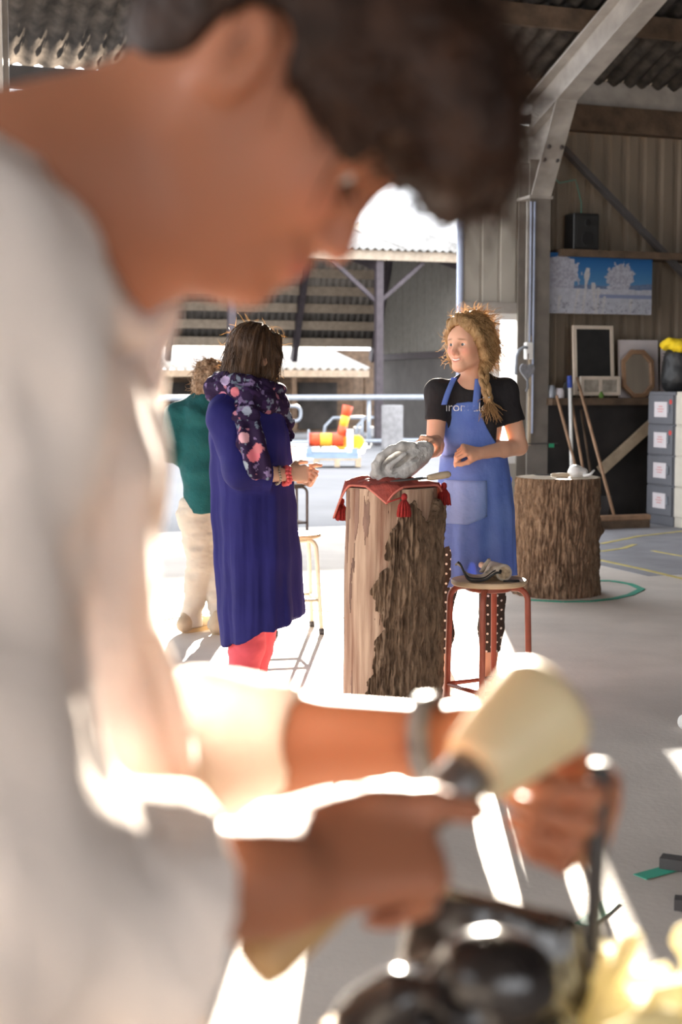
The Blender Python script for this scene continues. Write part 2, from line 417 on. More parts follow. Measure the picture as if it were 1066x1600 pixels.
# --- eaves beam above opening and wall
b = MB(BM); b.box((-8.6, 0, 4.10), (17, .12, .19)); tag(b.build('trim_1', M['dark_steel']), 'dark steel lintel over the wide opening', kind='structure')
b = MB(BM); b.box((4.8, .0, 4.10), (9.3, .14, .26)); tr = b.build('trim_2', M['timber']); b = MB(BM); b.box((4.9, .02, 4.36), (9.6, .05, .30)); b.build('eaves_board', M['steel'], tr); tag(tr, 'dark brown beam above the cladding', kind='structure')
# --- right-hand wall: plinth, ledge, cladding boards
ZL = bl(930, 622, -.3).z
wr = bpy.data.objects.new('wall_right', None); col.objects.link(wr); wr.location = BM @ Vector((0, 0, 0)); wr.rotation_euler = (0, 0, YAW)
tag(wr, 'ribbed brown cladding wall above a dark plinth', kind='structure')
b = MB(); b.box((4.70, .0, ZL/2-.02), (9.4, .5, ZL-.04)); local_child('plinth', b.V, b.F, M['blackwall'], wr)
b = MB(); b.box((4.70, -.06, ZL-.035), (9.4, .62, .07)); local_child('ledge', b.V, b.F, M['timber'], wr)
BW = .205
prof = [(0, .03), (.03, .03), (.05, 0), (.155, 0), (.175, .03), (BW, .03)]
def board(z0, z1):
    V = [(x, y, z) for z in (z0, z1) for x, y in prof] + [(x, y+.012, z) for z in (z0, z1) for x, y in prof]; F = []
    for i in range(5): F += [(i, i+1, 7+i, 6+i), (12+i, 18+i, 19+i, 13+i), (i+1, i, 12+i, 13+i), (6+i, 7+i, 19+i, 18+i)]
    F += [(0, 6, 18, 12), (5, 17, 23, 11)]
    return V, F
V, F = board(ZL, 4.0); b0 = local_child('cladding_board', V, F, M['clad'], wr, (.01, .06, 0))
for i in range(1, 45): dup(b0, (.01+i*(BW+.004), .06, 0))
b = MB(); b.box((4.70, .16, 2.6), (9.4, .03, 2.8)); local_child('backing_sheet', b.V, b.F, M['dark_steel'], wr)
# diagonal steel strut and timber brace on the wall
p, q = bl(880, 232, -.16), bl(1080, 440, -.16)
b = MB(BM); b.bar(p, q, .05, .085, (0, 1, 0)); tag(b.build('wind_brace', M['dark_steel']), 'dark diagonal steel strut crossing the cladding', kind='structure')
p, q = bl(938, 736, -.33), bl(1030, 652, -.33)
b = MB(BM); b.bar(p, q, .10, .05, (0, 1, 0)); tag(b.build('timber_brace', M['timber_l']), 'pale diagonal timber against the dark plinth', kind='structure')
# --- fixed panel beside the opening, with a glazed door under it
sL, sR = bl(724, 420, .05).x, -.10
zt = bl(790, 489, .05).z
wf = bpy.data.objects.new('wall_front', None); col.objects.link(wf); wf.location = BM @ Vector((0, 0, 0)); wf.rotation_euler = (0, 0, YAW)
tag(wf, 'beige sheet metal panel beside the wide opening', kind='structure')
nb = max(2, round((sR+.11-sL)/.21))
def pboard(w, z0, z1):
    pr_ = [(0, .012), (.012, .012), (.02, 0), (w-.02, 0), (w-.012, .012), (w, .012)]
    V = [(x, y, z) for z in (z0, z1) for x, y in pr_] + [(x, y+.03, z) for z in (z0, z1) for x, y in pr_]; F = []
    for i in range(5): F += [(i, i+1, 7+i, 6+i), (12+i, 18+i, 19+i, 13+i), (i+1, i, 12+i, 13+i), (6+i, 7+i, 19+i, 18+i)]
    return V, F + [(0, 6, 18, 12), (5, 17, 23, 11)]
w_ = (sR+.11-sL)/nb; V, F = pboard(w_, zt+.1, 4.0); pb = local_child('panel_board', V, F, M['clad_l'], wf, (sL, .05, 0))
for i in range(1, nb): dup(pb, (sL+i*w_, .05, 0))
b = MB(); b.box(((sL+sR)/2, .07, zt+.05), (sR-sL, .12, .11)); local_child('rail', b.V, b.F, M['steel'], wf)
b = MB(); b.box((-.55, .02, 4.33), (1.2, .05, .32)); local_child('eaves_filler', b.V, b.F, M['timber'], wf)
d1 = thing('door_1', BM @ Vector(((sL+sR)/2, .07, 0)), 'white framed glazed door under the beige panel', None); d1['kind'] = 'structure'
zb = .62; mid = (sL+sR)/2+.03
b = MB(BM)
for x in (sL+.04, mid, sR-.05): b.box((x, .07, zt/2), (.07, .06, zt))
for z in (zt-.03, zb, .06): b.box(((sL+sR)/2, .07, z), (sR-sL, .055, .08))
b.build('door_frame', M['white'], d1)
for x0, x1 in ((sL+.075, mid-.035), (mid+.035, sR-.085)):
    g = MB(BM); first = x0 < mid-.1; g.box(((x0+x1)/2, .07, (zb+zt)/2), (x1-x0, .03 if first else .008, zt-zb-.1)); g.build('door_panel' if first else 'pane', M['clad_l'] if first else M['pane'], d1)  # hidden left pane made opaque to narrow the sun strip on the floor
    g = MB(BM); g.box(((x0+x1)/2, .07, zb/2+.02), (x1-x0, .03, zb-.12)); g.build('door_panel', M['clad_l'], d1)
b = MB(BM); x = sL-.035; b.tube([(x, .05, 0), (x, .05, 4.02)], .034, 12); tag(b.build('door_guide_post', M['bluesteel'], None, True), 'light blue steel tube at the edge of the opening', kind='structure')
# --- the sides of the barn behind and beside the camera
b = MB(BM); b.box((9.75, -13, 2.6), (.15, 26, 5.2)); b.prism([(-26, 5.2), (0, 4.2), (.3, 4.3), (-12.5, 9), (-26, 4.2)], (.15, 0, 0), (9.68, 0, 0), (0, 1, 0), (0, 0, 1)); tag(b.build('wall_gable_end', M['clad']), 'brown gable wall beyond the filing cabinets', kind='structure')
b = MB(BM); b.box((-17.6, -19, 2.2), (.15, 14, 4.4)); tag(b.build('wall_left', M['clad']), 'brown sheet wall on the left behind the camera', kind='structure')
b = MB(BM); b.box((4.8, -26, 2.1), (10, .15, 4.2)); b.box((-14.4, -26, 2.1), (6.2, .15, 4.2)); tag(b.build('wall_back', M['clad_l']), 'pale wall behind the camera with a gap added for fill light', kind='structure')  # unseen gap left open in the back wall to let in fill light

# ================================================================== OPEN SHED ACROSS THE YARD
SO = 18.0
e0 = bl(640, 397, SO); sr = bl(742, 400, SO).x; ZF = e0.z
RO, ZR = SO+5, e0.z+1.25
BO = SO+5                                          # the back of the shed: where its gable ends in the picture
while (BM @ Vector((sr, BO, 0))).x/(BM @ Vector((sr, BO, 0))).y*FP+CX > 588: BO += .1
ZB = bl(588, 546, BO).z+.1
SLX = -15.0
sd = thing('open_shed', BM @ Vector(((sr+SLX)/2, SO, 0)), 'open fronted farm shed with corrugated roof across the yard', 'shed')
def shx(s0, s1, o0, z0, o1, z1, waves, amp=.035, seg=4, th=.02):
    n = waves*seg; V = []
    for dz in (0, th):
        for j in (0, 1):
            for i in range(n+1): V.append((s0+(s1-s0)*i/n, (o0, o1)[j], (z0, z1)[j]+amp*math.cos(2*math.pi*i/seg)+dz))
    k = n+1; F = []
    for i in range(n): F += [(i, k+i, k+i+1, i+1), (2*k+i, 2*k+i+1, 3*k+i+1, 3*k+i), (i+1, i, 2*k+i, 2*k+i+1)[::-1], (k+i, k+i+1, 3*k+i+1, 3*k+i)[::-1]]
    return V, F
NS = 12
for i in range(NS):
    a, c = SLX+(sr-SLX)*i/NS, SLX+(sr-SLX)*(i+1)/NS+.03
    V, F = shx(a, c, SO-.25, ZF+.06, RO, ZR, 10); b = MB(BM); b.add(V, F); b.build('front_roof_sheet', M['roof_top'], sd, True)
    V, F = shx(a, c, RO-.1, ZR, BO, ZB, 10); b = MB(BM); b.add(V, F); b.build('rear_roof_sheet', M['shedroof'], sd, True)
b = MB(BM); b.box(((sr+SLX)/2, SO-.1, ZF-.06), (sr-SLX, .12, .22)); b.build('eaves_beam', M['purlin'], sd)
def zr(o): return ZR + (ZB-ZR)*(o-RO)/(BO-RO)
for i in range(6):
    o = RO+.3+i*(BO-RO-.4)/5; b = MB(BM); b.box(((sr+SLX)/2, o, zr(o)-.16), (sr-SLX, .10, .24)); b.build('purlin', M['purlin'], sd)
posts = [bl(592, 500, SO).x, bl(362, 500, SO).x]; dsp = posts[0]-posts[1]
ss = [posts[0], posts[1], posts[1]-dsp, posts[1]-2*dsp, sr-.12]
for s in ss:
    b = MB(BM); b.box((s, SO, ZF/2-.06), (.17, .17, ZF-.12)); b.build('post', M['rust'], sd)
    b = MB(BM); b.bar((s, SO, ZF-.3), (s, RO, zr(RO)-.42), .14, .22); b.bar((s, RO, zr(RO)-.42), (s, BO, ZB-.42), .14, .24); b.build('rafter', M['rust'], sd)
    if s != ss[-1]:
        for sg in (-1, 1):
            if s == posts[1] and sg == -1: continue
            b = MB(BM); b.bar((s, SO+.05, ZF-1.15), (s+sg*1.15, SO+.05, ZF-.18), .09, .09); b.build('knee_brace', M['rust'], sd)
# right gable of the shed: ribbed sheet over a beam and a concrete wall
zbm = bl(650, 556, SO+6).z
n = 26
for i in range(n):
    o0, o1 = SO+(BO-SO)*i/n, SO+(BO-SO)*(i+1)/n; m_ = (o0+o1)/2; zt_ = zr(m_) if m_ > RO else ZF+(ZR-ZF)*(m_-SO)/(RO-SO)
    b = MB(BM); b.box((sr+.02*(i % 2), m_, (zbm+zt_)/2), (.06, (o1-o0)+.002, zt_-zbm)); b.build('gable_board', M['gable'], sd)
b = MB(BM); b.box((sr-.03, (SO+BO)/2, zbm-.05), (.16, BO-SO, .16)); b.build('gable_beam', M['rust'], sd)
b = MB(BM); b.box((sr+.03, (SO+BO)/2, (zbm-.1)/2), (.14, BO-SO, zbm-.1)); b.build('gable_wall', mat('shed concrete', (.11, .10, .095), .85, var=.15, vscale=2), sd)

# --- low stable behind the shed, its roof catching the sun
stn = thing('stable_block', BM @ Vector((-2, BO+3, 0)), 'low stable with bright corrugated roof and dark doors behind the shed', 'building')
TO = BO+2.5; zte, ztr = bl(420, 577, TO).z, bl(420, 541, TO+4.5).z
se = bl(577, 560, TO).x
for i in range(9):
    a, c = se-(i+1)*2.1, se-i*2.1
    V, F = shx(a, c+.02, TO, zte, TO+4.5, ztr, 8, .05); b = MB(BM); b.add(V, F); b.build('roof_sheet', M['roof_top'], stn, True)
b = MB(BM); b.box((se-9.5, TO+.05, zte-.12), (19, .1, .2)); b.build('fascia', M['purlin'], stn)
b = MB(BM); b.box((se-9.5, TO+1.4, zte/2-.1), (19, .2, zte-.1)); b.build('wall', M['timber'], stn)
for i in range(8):
    x = se-1.2-i*2.3
    b = MB(BM); b.box((x, TO+1.27, zte/2-.15), (1.25, .06, zte-.45)); b.build('door', M['blackwall'], stn)
    b = MB(BM); b.box((x+1.15, TO+.1, zte/2-.12), (.14, .14, zte-.24)); b.build('post', M['timber'], stn)
b = MB(BM); b.box((14, TO+5.6, 1.3), (18, .3, 2.6)); tag(b.build('yard_wall', M['timber']), 'dark wall closing the yard behind the shed', kind='structure')
# --- yard rails
rr = thing('yard_rail', BM @ Vector((-2, SO-.7, 0)), 'long galvanised tube rails in front of the shed', 'rail')
z1, z2 = bl(520, 621, SO-.7).z, bl(520, 690, SO-.7).z
for z, r in ((z1, .062), (max(.12, z2), .05)):
    b = MB(BM); b.tube([(SLX, SO-.7, z), (sr+1, SO-.7, z)], r, 10); b.build('rail_tube', M['galv'], rr, True)
for s in (posts[0]-.5, posts[0]-4.2, posts[0]-7.9, sr-.5):
    b = MB(BM); b.tube([(s, SO-.66, 0), (s, SO-.66, z1)], .05, 10); b.build('rail_post', M['galv'], rr, True)
for k, (pa, pb_) in enumerate(((405, 470), (505, 560), (556, 600))):
    a, c = bl(pa, 640, SO+1.2).x, bl(pb_, 640, SO+1.2).x; zt_ = z1-.22 if k == 0 else .62; zb_ = .55 if k == 0 else .1
    b = MB(BM); o = SO+1.2; r = .14
    pts = [(a, o, zb_)] + [(c-r+r*math.sin(t), o, zb_+r-r*math.cos(t)) for t in np.linspace(0, math.pi/2, 6)] + [(c-r+r*math.cos(t), o, zt_-r+r*math.sin(t)) for t in np.linspace(0, math.pi/2, 6)] + [(a, o, zt_)]
    if k: pts = [(a, o, 0), (a+.05, o, zt_-.2), (a+.25, o, zt_), (c, o, zt_), (c+.2, o, zt_)]
    b.tube(pts, .04, 8); b.tube([(c-.3, o, 0), (c-.3, o, zb_+.05)], .04, 8) if k == 0 else b.tube([(c+.1, o, 0), (c+.1, o, zt_)], .04, 8)
    tag(b.build('stall_divider', M['galv'], None, True), ['looped galvanised stall divider right of the blue dress', 'low bent stall tube behind the striped roll', 'low bent stall tube left of the grey pillar'][k], 'stall divider', 'stall dividers in the shed')

# ================================================================== THINGS ON AND BY THE WALL
M['cab'] = mat('grey cabinet', (.13, .133, .15), .5, var=.06); M['cab2'] = mat('cream cabinet', (.55, .51, .44), .5, var=.05)
M['paper'] = mat('paper', (.62, .58, .60), .8, var=.04); M['red'] = mat('red marks', (.6, .06, .05), .6)
M['black'] = mat('black plastic', (.012, .012, .013), .45, var=.2); M['yellow'] = mat('yellow cloth', (.75, .52, .01), .8, var=.15, vscale=20)
M['broom'] = mat('broom wood', (.27, .16, .095), .6, var=.2, vscale=10); M['blue_plastic'] = mat('blue plastic', (.03, .06, .30), .5)
c0 = BI @ floor_at(1011, 817)
def cabinet(o0, m, label, papers):
    s0 = c0.x; w, dp, H = .47, .62, 1.32
    r = thing('filing_cabinet', BM @ Vector((s0+dp/2, o0-w/2, 0)), label, 'cabinet', 'filing cabinets by the wall')
    b = MB(BM); b.box((s0+dp/2, o0-w/2, H/2), (dp, w, H), bev=.006); b.build('body', m, r)
    for k in range(4):
        z = .10+k*.30+.145
        b = MB(BM); b.box((s0-.008, o0-w/2, z), (.02, w-.03, .285), bev=.005); d = b.build('drawer', m, r)
        b = MB(BM); b.bar((s0-.03, o0-w+.07, z+.05), (s0-.03, o0-w+.07, z-.03), .015, .012, (0, 1, 0)); b.build('handle', M['galv'], d)
        if papers:
            b = MB(BM); b.box((s0-.0205, o0-w*.52, z), (.004, .225, .15)); p = b.build('paper_label', M['paper'], d)
            b = MB(BM)
            for q, (zz, ww) in enumerate(((.03, .07), (.005, .11), (-.02, .08))): b.box((s0-.0235, o0-w*.52, z+zz), (.0015, ww, .006))
            b.build('red_writing', M['red'], p)
            if k >= 2:
                b = MB(BM); b.lathe([(.024, 0), (.024, .003)], (s0-.02, o0-w+.05, z+.075), 12, Matrix.Rotation(-math.pi/2, 3, 'Y')); b.build('sticker', M['red'], d)
    return r
cabinet(c0.y, M['cab'], 'grey four drawer filing cabinet with paper labels', True)
cabinet(c0.y-.49, M['cab2'], 'cream four drawer filing cabinet at the right edge of the photo', False)
# black bag with a yellow top on the grey cabinet
pc = BM @ Vector((c0.x+.21, c0.y-.22, 1.32))
F_ = Field(pc+Vector((-.32, -.32, -.02)), pc+Vector((.32, .32, .6)), .014)
F_.cone(pc+Vector((0, 0, .14)), pc+Vector((0, 0, .30)), .19, .17, .05); F_.cut(np.float32(pc.z)-F_.xyz()[2])
V, F = F_.mesh(2); V += normals(V, F)*((fbm(V*9)-.47)*.05)[:, None]
bag = thing('black_bag', pc, 'shiny black bag with yellow cloth on top of the grey filing cabinet', 'bag')
V[:, 2] = np.maximum(V[:, 2], pc.z+.001); link_mesh('bag_body', V, F, M['black'], bag, True)
F_ = Field(pc+Vector((-.32, -.32, .3)), pc+Vector((.32, .32, .7)), .014)
for k in range(7):
    a = k*.9; F_.ell(pc+Vector((.11*math.cos(a), .11*math.sin(a), .455+.02*math.sin(k*2.1))), (.10, .10, .055), k=.03)
V, F = F_.mesh(1); V += normals(V, F)*((fbm(V*22)-.47)*.04)[:, None]; link_mesh('yellow_cloth', V, F, M['yellow'], bag, True)
# shelf plank, loudspeaker, wire
zs = bl(900, 391, -.15).z
b = MB(BM); b.box((4.75, -.10, zs-.035), (9.2, .30, .07)); tag(b.build('wall_shelf', M['timber']), 'long dark shelf plank above the winter picture', 'shelf')
a, c = bl(891, 388, -.13), bl(931, 388, -.13); sx = (a.x+c.x)/2; w = c.x-a.x
sp = thing('loudspeaker', BM @ Vector((sx, -.13, zs)), 'small black loudspeaker standing on the wall shelf', 'loudspeaker')
b = MB(BM); b.box((sx, -.10, zs+.185), (w, .20, .37), bev=.01); b.build('cabinet', M['black'], sp)
b = MB(BM); b.box((sx, -.205, zs+.185), (w*.86, .012, .33), bev=.004); b.build('grille', mat('grille', (.02, .02, .02), .9, bump=.5, bscale=300), sp)
b = MB(BM)
for z, r in ((.11, .07), (.27, .035)): b.lathe([(r, 0), (r, .006), (r*.8, .008)], (sx, -.211, zs+z), 20, Matrix.Rotation(math.pi/2, 3, 'X'))
b.build('driver_rings', M['black'], sp)
z0 = bl(912, 280, -.05).z
pts = [(sx+.02, -.05, zs+.37), (sx+.03, -.03, zs+.5), (sx, .0, zs+.66), (sx-.02, .01, z0), (sx-.2, .02, z0-.04), (sx-.32, .03, z0+.06)]
b = MB(BM); b.tube(pts, .006, 6); tag(b.build('speaker_cable', mat('green cable', (.08, .28, .22), .5), None, True), 'thin green cable hanging above the loudspeaker', 'cable')
# winter landscape picture
pa, pb_ = bl(859, 394, -.18), bl(1020, 402, -.18); zb_ = bl(860, 489, -.18).z; zt_ = pa.z
pw = pb_.x-pa.x; ph = zt_-zb_
pic = thing('winter_picture', BM @ Vector((pa.x+pw/2, -.16, zb_)), 'wide print of frosted trees under a deep blue sky', 'picture')
b = MB(BM); b.box((pa.x+pw/2, -.155, zb_+ph/2), (pw, .04, ph)); b.build('canvas_block', M['white'], pic)
nx, ny = 170, 100
U, Vv = np.meshgrid(np.linspace(0, 1, nx), np.linspace(0, 1, ny), indexing='ij'); asp = pw/ph
P3 = lambda s, off=0: np.stack([U*asp*s+off, Vv*s+off, 0*U+off], -1)
sky = np.stack([.02+.28*(1-Vv)**1.6, .13+.45*(1-Vv)**1.3, .38+.42*(1-Vv)], -1)
img = sky
hill = Vv < .42+.10*fbm(P3(3, 3))+.16*np.clip(U-.62, 0, 1)
img = np.where(hill[..., None], np.array([.10, .17, .33])+.16*fbm(P3(26, 9))[..., None], img)
def tree(cx, cy, r, s):
    d = np.hypot((U-cx)*asp, (Vv-cy)*1.05)/r + .8*(fbm(P3(16, s))-.47); return d < 1
for cx, cy, r, s in ((.11, .66, .34, 1), (.68, .60, .27, 5), (.0, .5, .30, 8)):
    t = tree(cx, cy, r, s); k = fbm(P3(34, s))
    img = np.where(t[..., None], np.array([.55, .56, .66])*(.55+.9*k[..., None]), img)
snow = Vv < .40+.03*fbm(P3(4, 2)); img = np.where(snow[..., None], np.array([.62, .64, .74])*(.75+.45*fbm(P3(18, 4))[..., None]), img)
img = np.where(((Vv > .27) & (Vv < .33) & (U > .45))[..., None], np.array([.30, .36, .56]), img)
for cx, lean, top, wd in ((.36, .06, .76, .012), (.42, -.04, .52, .010), (.30, .10, .42, .008), (.48, .03, .44, .008), (.55, .05, .3, .006), (.12, .05, .3, .007), (.80, .02, .26, .007)):
    x = cx+lean*(.6-Vv)*-1; wv = wd*(1+1.3*np.exp(-((Vv-top*.85)/.09)**2))
    img = np.where(((np.abs(U-x) < wv) & (Vv < top))[..., None], np.array([.72, .71, .74])*(.7+.5*fbm(P3(50, 7))[..., None]), img)
dk = (fbm(P3(30, 21)) > .62) & (Vv < .22); img = np.where(dk[..., None], img*.6, img)
Pp = np.stack([pa.x+U*pw, 0*U-.1765, zb_+Vv*ph], -1).reshape(-1, 3)
Pw = np.array([tuple(BM @ Vector(p)) for p in Pp]); FF = [(i*ny+j, (i+1)*ny+j, (i+1)*ny+j+1, i*ny+j+1) for i in range(nx-1) for j in range(ny-1)]
link_mesh('print', Pw, FF, vcol_mat('printed picture', .45, .3), pic, tint=np.clip(img*.62, 0, 1).reshape(-1, 3))
# chalkboard, little window frame, mirror on a white board, posters
def frame_on_wall(name, px0, py0, px1, py1, o, lean, border, m_in, m_fr, label, cat, cols=1, group=None, part='panel'):
    a, c = bl(px0, py1, o), bl(px1, py0, o); w, h = c.x-a.x, (c.z-a.z); base = Vector((a.x+w/2, o, a.z))
    R = Matrix.Rotation(-lean, 3, 'X'); r = thing(name, BM @ base, label, cat, group)
    def B(cx, cz, d, off=0): return (base + R @ Vector((cx, off, cz)), d, R)
    if m_in: b = MB(BM); b.box(*B(0, h/2, (w-border, .015, h-border))); b.build(part, m_in, r)
    for sgn in (-1, 1):
        b = MB(BM); b.box(*B(sgn*(w-border)/2, h/2, (border, .035, h))); b.build('frame_side', m_fr, r)
        b = MB(BM); b.box(*B(0, h/2+sgn*(h-border)/2, (w-2*border, .035, border))); b.build('frame_rail', m_fr, r)
    if cols == 2: b = MB(BM); b.box(*B(0, h/2, (border, .03, h-2*border))); b.build('frame_bar', m_fr, r)
    return r
zo = -.24
M['frame_w'] = mat('pale wood frame', (.56, .48, .40), .6, var=.08)
frame_on_wall('chalkboard', 897, 509, 961, 617, -.20, .07, .036, mat('chalkboard black', (.014, .014, .014), .8, var=.2), M['frame_w'], 'black chalkboard in a pale wood frame leaning on the wall', 'chalkboard')
frame_on_wall('small_window_frame', 907, 588, 969, 618, -.29, .03, .035, mat('dusty glass', (.30, .27, .23), .5, var=.3, vscale=12), M['frame_w'], 'small two pane wooden window frame standing before the chalkboard', 'window frame', 2)
g = bl(938, 610, -.32); b = MB(BM); b.lathe([(.02, 0), (.028, .03), (.01, .06), (.002, .07)], (g.x, -.345, ZL), 9); tag(b.build('green_sprig', mat('green leaf', (.10, .20, .04), .7), None, True), 'tiny green sprig in front of the small window frame', 'plant')
a, c = bl(969, 618, -.13), bl(1031, 528, -.13); w, h = c.x-a.x, c.z-a.z
b = MB(BM); b.box((a.x+w/2, -.1, ZL+h/2), (w, .03, h), Matrix.Rotation(-.06, 3, 'X')); tag(b.build('white_board', M['paper']), 'plain white board leaning behind the octagonal mirror', 'board')
a, c = bl(974, 616, -.26), bl(1024, 541, -.26); w, h = c.x-a.x, c.z-a.z; cen = Vector((a.x+w/2, -.22, ZL+h/2)); R = Matrix.Rotation(-.10, 3, 'X')
mr = thing('octagon_mirror', BM @ Vector((cen.x, -.26, ZL)), 'eight sided mirror in a brown wooden frame', 'mirror')
def octo(s, cw=.30): x, y, k = w/2*s, h/2*s, w/2*s*cw*2; return [(x-k, -y), (x, -y+k), (x, y-k), (x-k, y), (-x+k, y), (-x, y-k), (-x, -y+k), (-x+k, -y)]
b = MB(BM); ux, uy, dn = R @ Vector((1, 0, 0)), R @ Vector((0, 0, 1)), R @ Vector((0, -1, 0))
b.prism(octo(.86), dn*.01, cen, ux, uy); b.build('mirror_glass', mat('mirror', (.75, .75, .75), .03, metal=1), mr)
oo, ii = octo(1), octo(.82)
for k in range(8):
    j = (k+1) % 8; b = MB(BM); b.prism([oo[k], oo[j], ii[j], ii[k]], dn*.035, cen, ux, uy); b.build('frame_piece', M['broom'], mr)
a, c = bl(1033, 617, -.12), bl(1085, 531, -.12); w, h = c.x-a.x, c.z-a.z
ps = thing('notice_poster', BM @ Vector((a.x+w/2, -.1, ZL)), 'white notice sheet with red and blue print by the right edge', 'poster')
b = MB(BM); b.box((a.x+w/2, -.1, ZL+h/2), (w, .012, h)); b.build('sheet', M['paper'], ps)
b = MB(BM); b.box((a.x+.03, -.108, ZL+h-.05), (.08, .004, .03)); b.build('red_print', M['red'], ps)
b = MB(BM); b.box((a.x+w*.55, -.108, ZL+h-.05), (.20, .004, .035)); b.build('blue_print', M['blue_plastic'], ps)
b = MB(BM)
for k in range(12): b.box((a.x+.06+.01*(k % 3), -.107, ZL+h-.12-.03*k), (.08+.02*(k % 2), .003, .008))
b.build('text_lines', M['dark_steel'], ps)
# jars and tins at the dark end of the ledge
for k, (px, hh, r_, m_, lb) in enumerate(((864, .13, .045, M['galv'], 'dull grey tin on the ledge beside the column'), (877, .10, .05, M['paper'], 'grey rag roll on the ledge near the blue pole top'), (889, .16, .04, M['black'], 'black canister on the ledge beside the chalkboard'))):
    g = bl(px, 610, -.25); b = MB(BM); b.lathe([(r_, 0), (r_*1.02, .01), (r_*.97, hh*.8), (r_*.7, hh*.92), (r_*.7, hh), (.01, hh)], (g.x, -.22, ZL+.001), 16); tag(b.build('ledge_tin', m_, None, True), lb, 'tin', 'tins on the ledge')
# brooms and poles
def pole(name, p0, p1, o0, o1, r, m, label, cat, extra=None):
    a, c = bl(*p0, o0), bl(*p1, o1); rt = thing(name, BM @ Vector((a.x, a.y, 0)), label, cat, 'brooms and poles leaning on the plinth')
    b = MB(BM); b.tube([a, c], r, 10); b.build('handle', m, rt, True); return rt, a, c
def floor_end(p0, p1, o0, o1):                    # carry the line of a handle down to the floor
    a, c = bl(*p0, o0), bl(*p1, o1); d = a-c; t = a.z/-d.z if d.z else 0; return a+d*t*.98
def pole2(name, lo, hi, o_lo, o_hi, r, m, label, cat):
    a, c = bl(*lo, o_lo), bl(*hi, o_hi); t = (a.z-.02)/(c.z-a.z); f = a-(c-a)*t
    rt = thing(name, BM @ Vector((f.x, f.y, 0)), label, cat, 'brooms and poles leaning on the plinth'); b = MB(BM); b.tube([f, c], r, 10); b.build('handle', m, rt, True); return rt, f, c
rt, f, c = pole2('broom', (903, 742), (870, 618), -.55, -.37, .015, M['broom'], 'brown broom handle leaning left of the white pole', 'broom')
b = MB(BM); b.box((f.x, f.y, .05), (.3, .07, .06), bev=.01); b.build('broom_head', M['broom'], rt); b = MB(BM); b.box((f.x, f.y, .018), (.28, .055, .035)); b.build('bristles', M['timber'], rt)
rt, f, c = pole2('white_pole', (893.5, 742), (891, 606), -.52, -.40, .018, M['white'], 'white pole with a blue grip leaning on the plinth', 'pole')
b = MB(BM); b.tube([c, c+Vector((-.003, .01, .12))], .026, 10); b.build('blue_grip', M['blue_plastic'], rt, True)
rt, f, c = pole2('rake_handle', (912, 738), (894, 632), -.66, -.40, .014, M['broom'], 'brown rake handle just right of the white pole', 'rake')
b = MB(BM); b.box((f.x, f.y, .04), (.20, .03, .03)); [b.bar((f.x-.08+.04*k, f.y, .035), (f.x-.08+.04*k, f.y-.05, .004), .006, .006) for k in range(5)]; b.build('rake_head', M['dark_steel'], rt)
rt, f, c = pole2('shovel_handle', (924, 745), (908, 640), -.47, -.385, .013, M['timber'], 'dark thin shovel handle between rake and push broom', 'shovel')
b = MB(BM); b.prism([(-.1, 0), (.1, 0), (.12, .28), (-.12, .28)], (0, .012, 0), (f.x, f.y, .0), (1, 0, 0), (0, -.25, .97)); b.build('blade', M['dark_steel'], rt)
a = BI @ floor_at(965, 826); c = bl(902, 590, -.36)
pbm = thing('push_broom', BM @ Vector((a.x, a.y, 0)), 'wide push broom with a long wooden handle by the plinth', 'broom', 'brooms and poles leaning on the plinth')
b = MB(BM); b.tube([(a.x-.03, a.y, .10), c], .016, 10); b.build('handle', M['broom'], pbm, True)
b = MB(BM); b.box((a.x-.02, a.y, .105), (.74, .09, .055), bev=.012); b.build('broom_head', M['broom'], pbm)
b = MB(BM); b.box((a.x-.02, a.y, .04), (.72, .075, .08)); b.build('bristles', M['timber'], pbm)
# things fixed on the door column
g = bl(821, 548, -.30); sw = thing('switch_box', BM @ g, 'cream switch box with conduits on the steel column', 'switch')
zsw = g.z
XO = -.17
b = MB(BM); b.box((-.06+XO, -.29, zsw), (.085, .06, .17), bev=.01); b.build('box', M['white'], sw)
for k, x in enumerate((-.085+XO, -.045+XO, -.005+XO)):
    b = MB(BM); b.tube([(x, -.28, zsw+.08 if k < 2 else .9), (x, -.28, 3.2)], .011, 8); b.build('conduit', M['bluesteel'] if k else M['steel'], sw, True)
b = MB(BM); b.box((-.03+XO, -.268, zsw-.4), (.03, .012, 1.1)); b.build('timber_batten', M['timber_l'], sw)
b = MB(BM); b.tube([(XO-.09, -.31, zsw+.03), (XO-.13, -.33, zsw+.035), (XO-.19, -.34, zsw+.005), (XO-.22, -.34, zsw-.06), (XO-.225, -.34, zsw-.24)], .016, 10); tag(b.build('bent_pipe', M['galv'], None, True), 'bent metal pipe reaching out from the switch box', 'pipe')
g = bl(824, 580, -.33); ht = thing('heart_ornament', BM @ g, 'grey slate heart hanging on the column', 'ornament')
hp = [(.07*1.0*math.sin(t)**3*1.15, .0062*(13*math.cos(t)-5*math.cos(2*t)-2*math.cos(3*t)-math.cos(4*t))) for t in np.linspace(0, 2*math.pi, 40, endpoint=False)]
b = MB(BM); b.prism(hp, (0, .025, 0), (g.x, -.34, g.z), (1, 0, 0), (0, 0, 1)); b.build('heart', mat('slate', (.22, .22, .24), .7, var=.2, vscale=30), ht)
b = MB(BM); b.tube([(g.x, -.33, g.z+.03), (g.x+.015, -.32, zsw-.03)], .005, 6); b.build('cord', M['timber'], ht, True)
b = MB(BM); b.tube([(g.x, -.335, g.z-.08), (g.x+.01, -.33, g.z-.16), (g.x-.01, -.33, g.z-.2)], .012, 8); b.build('pendant', M['cab'], ht, True)
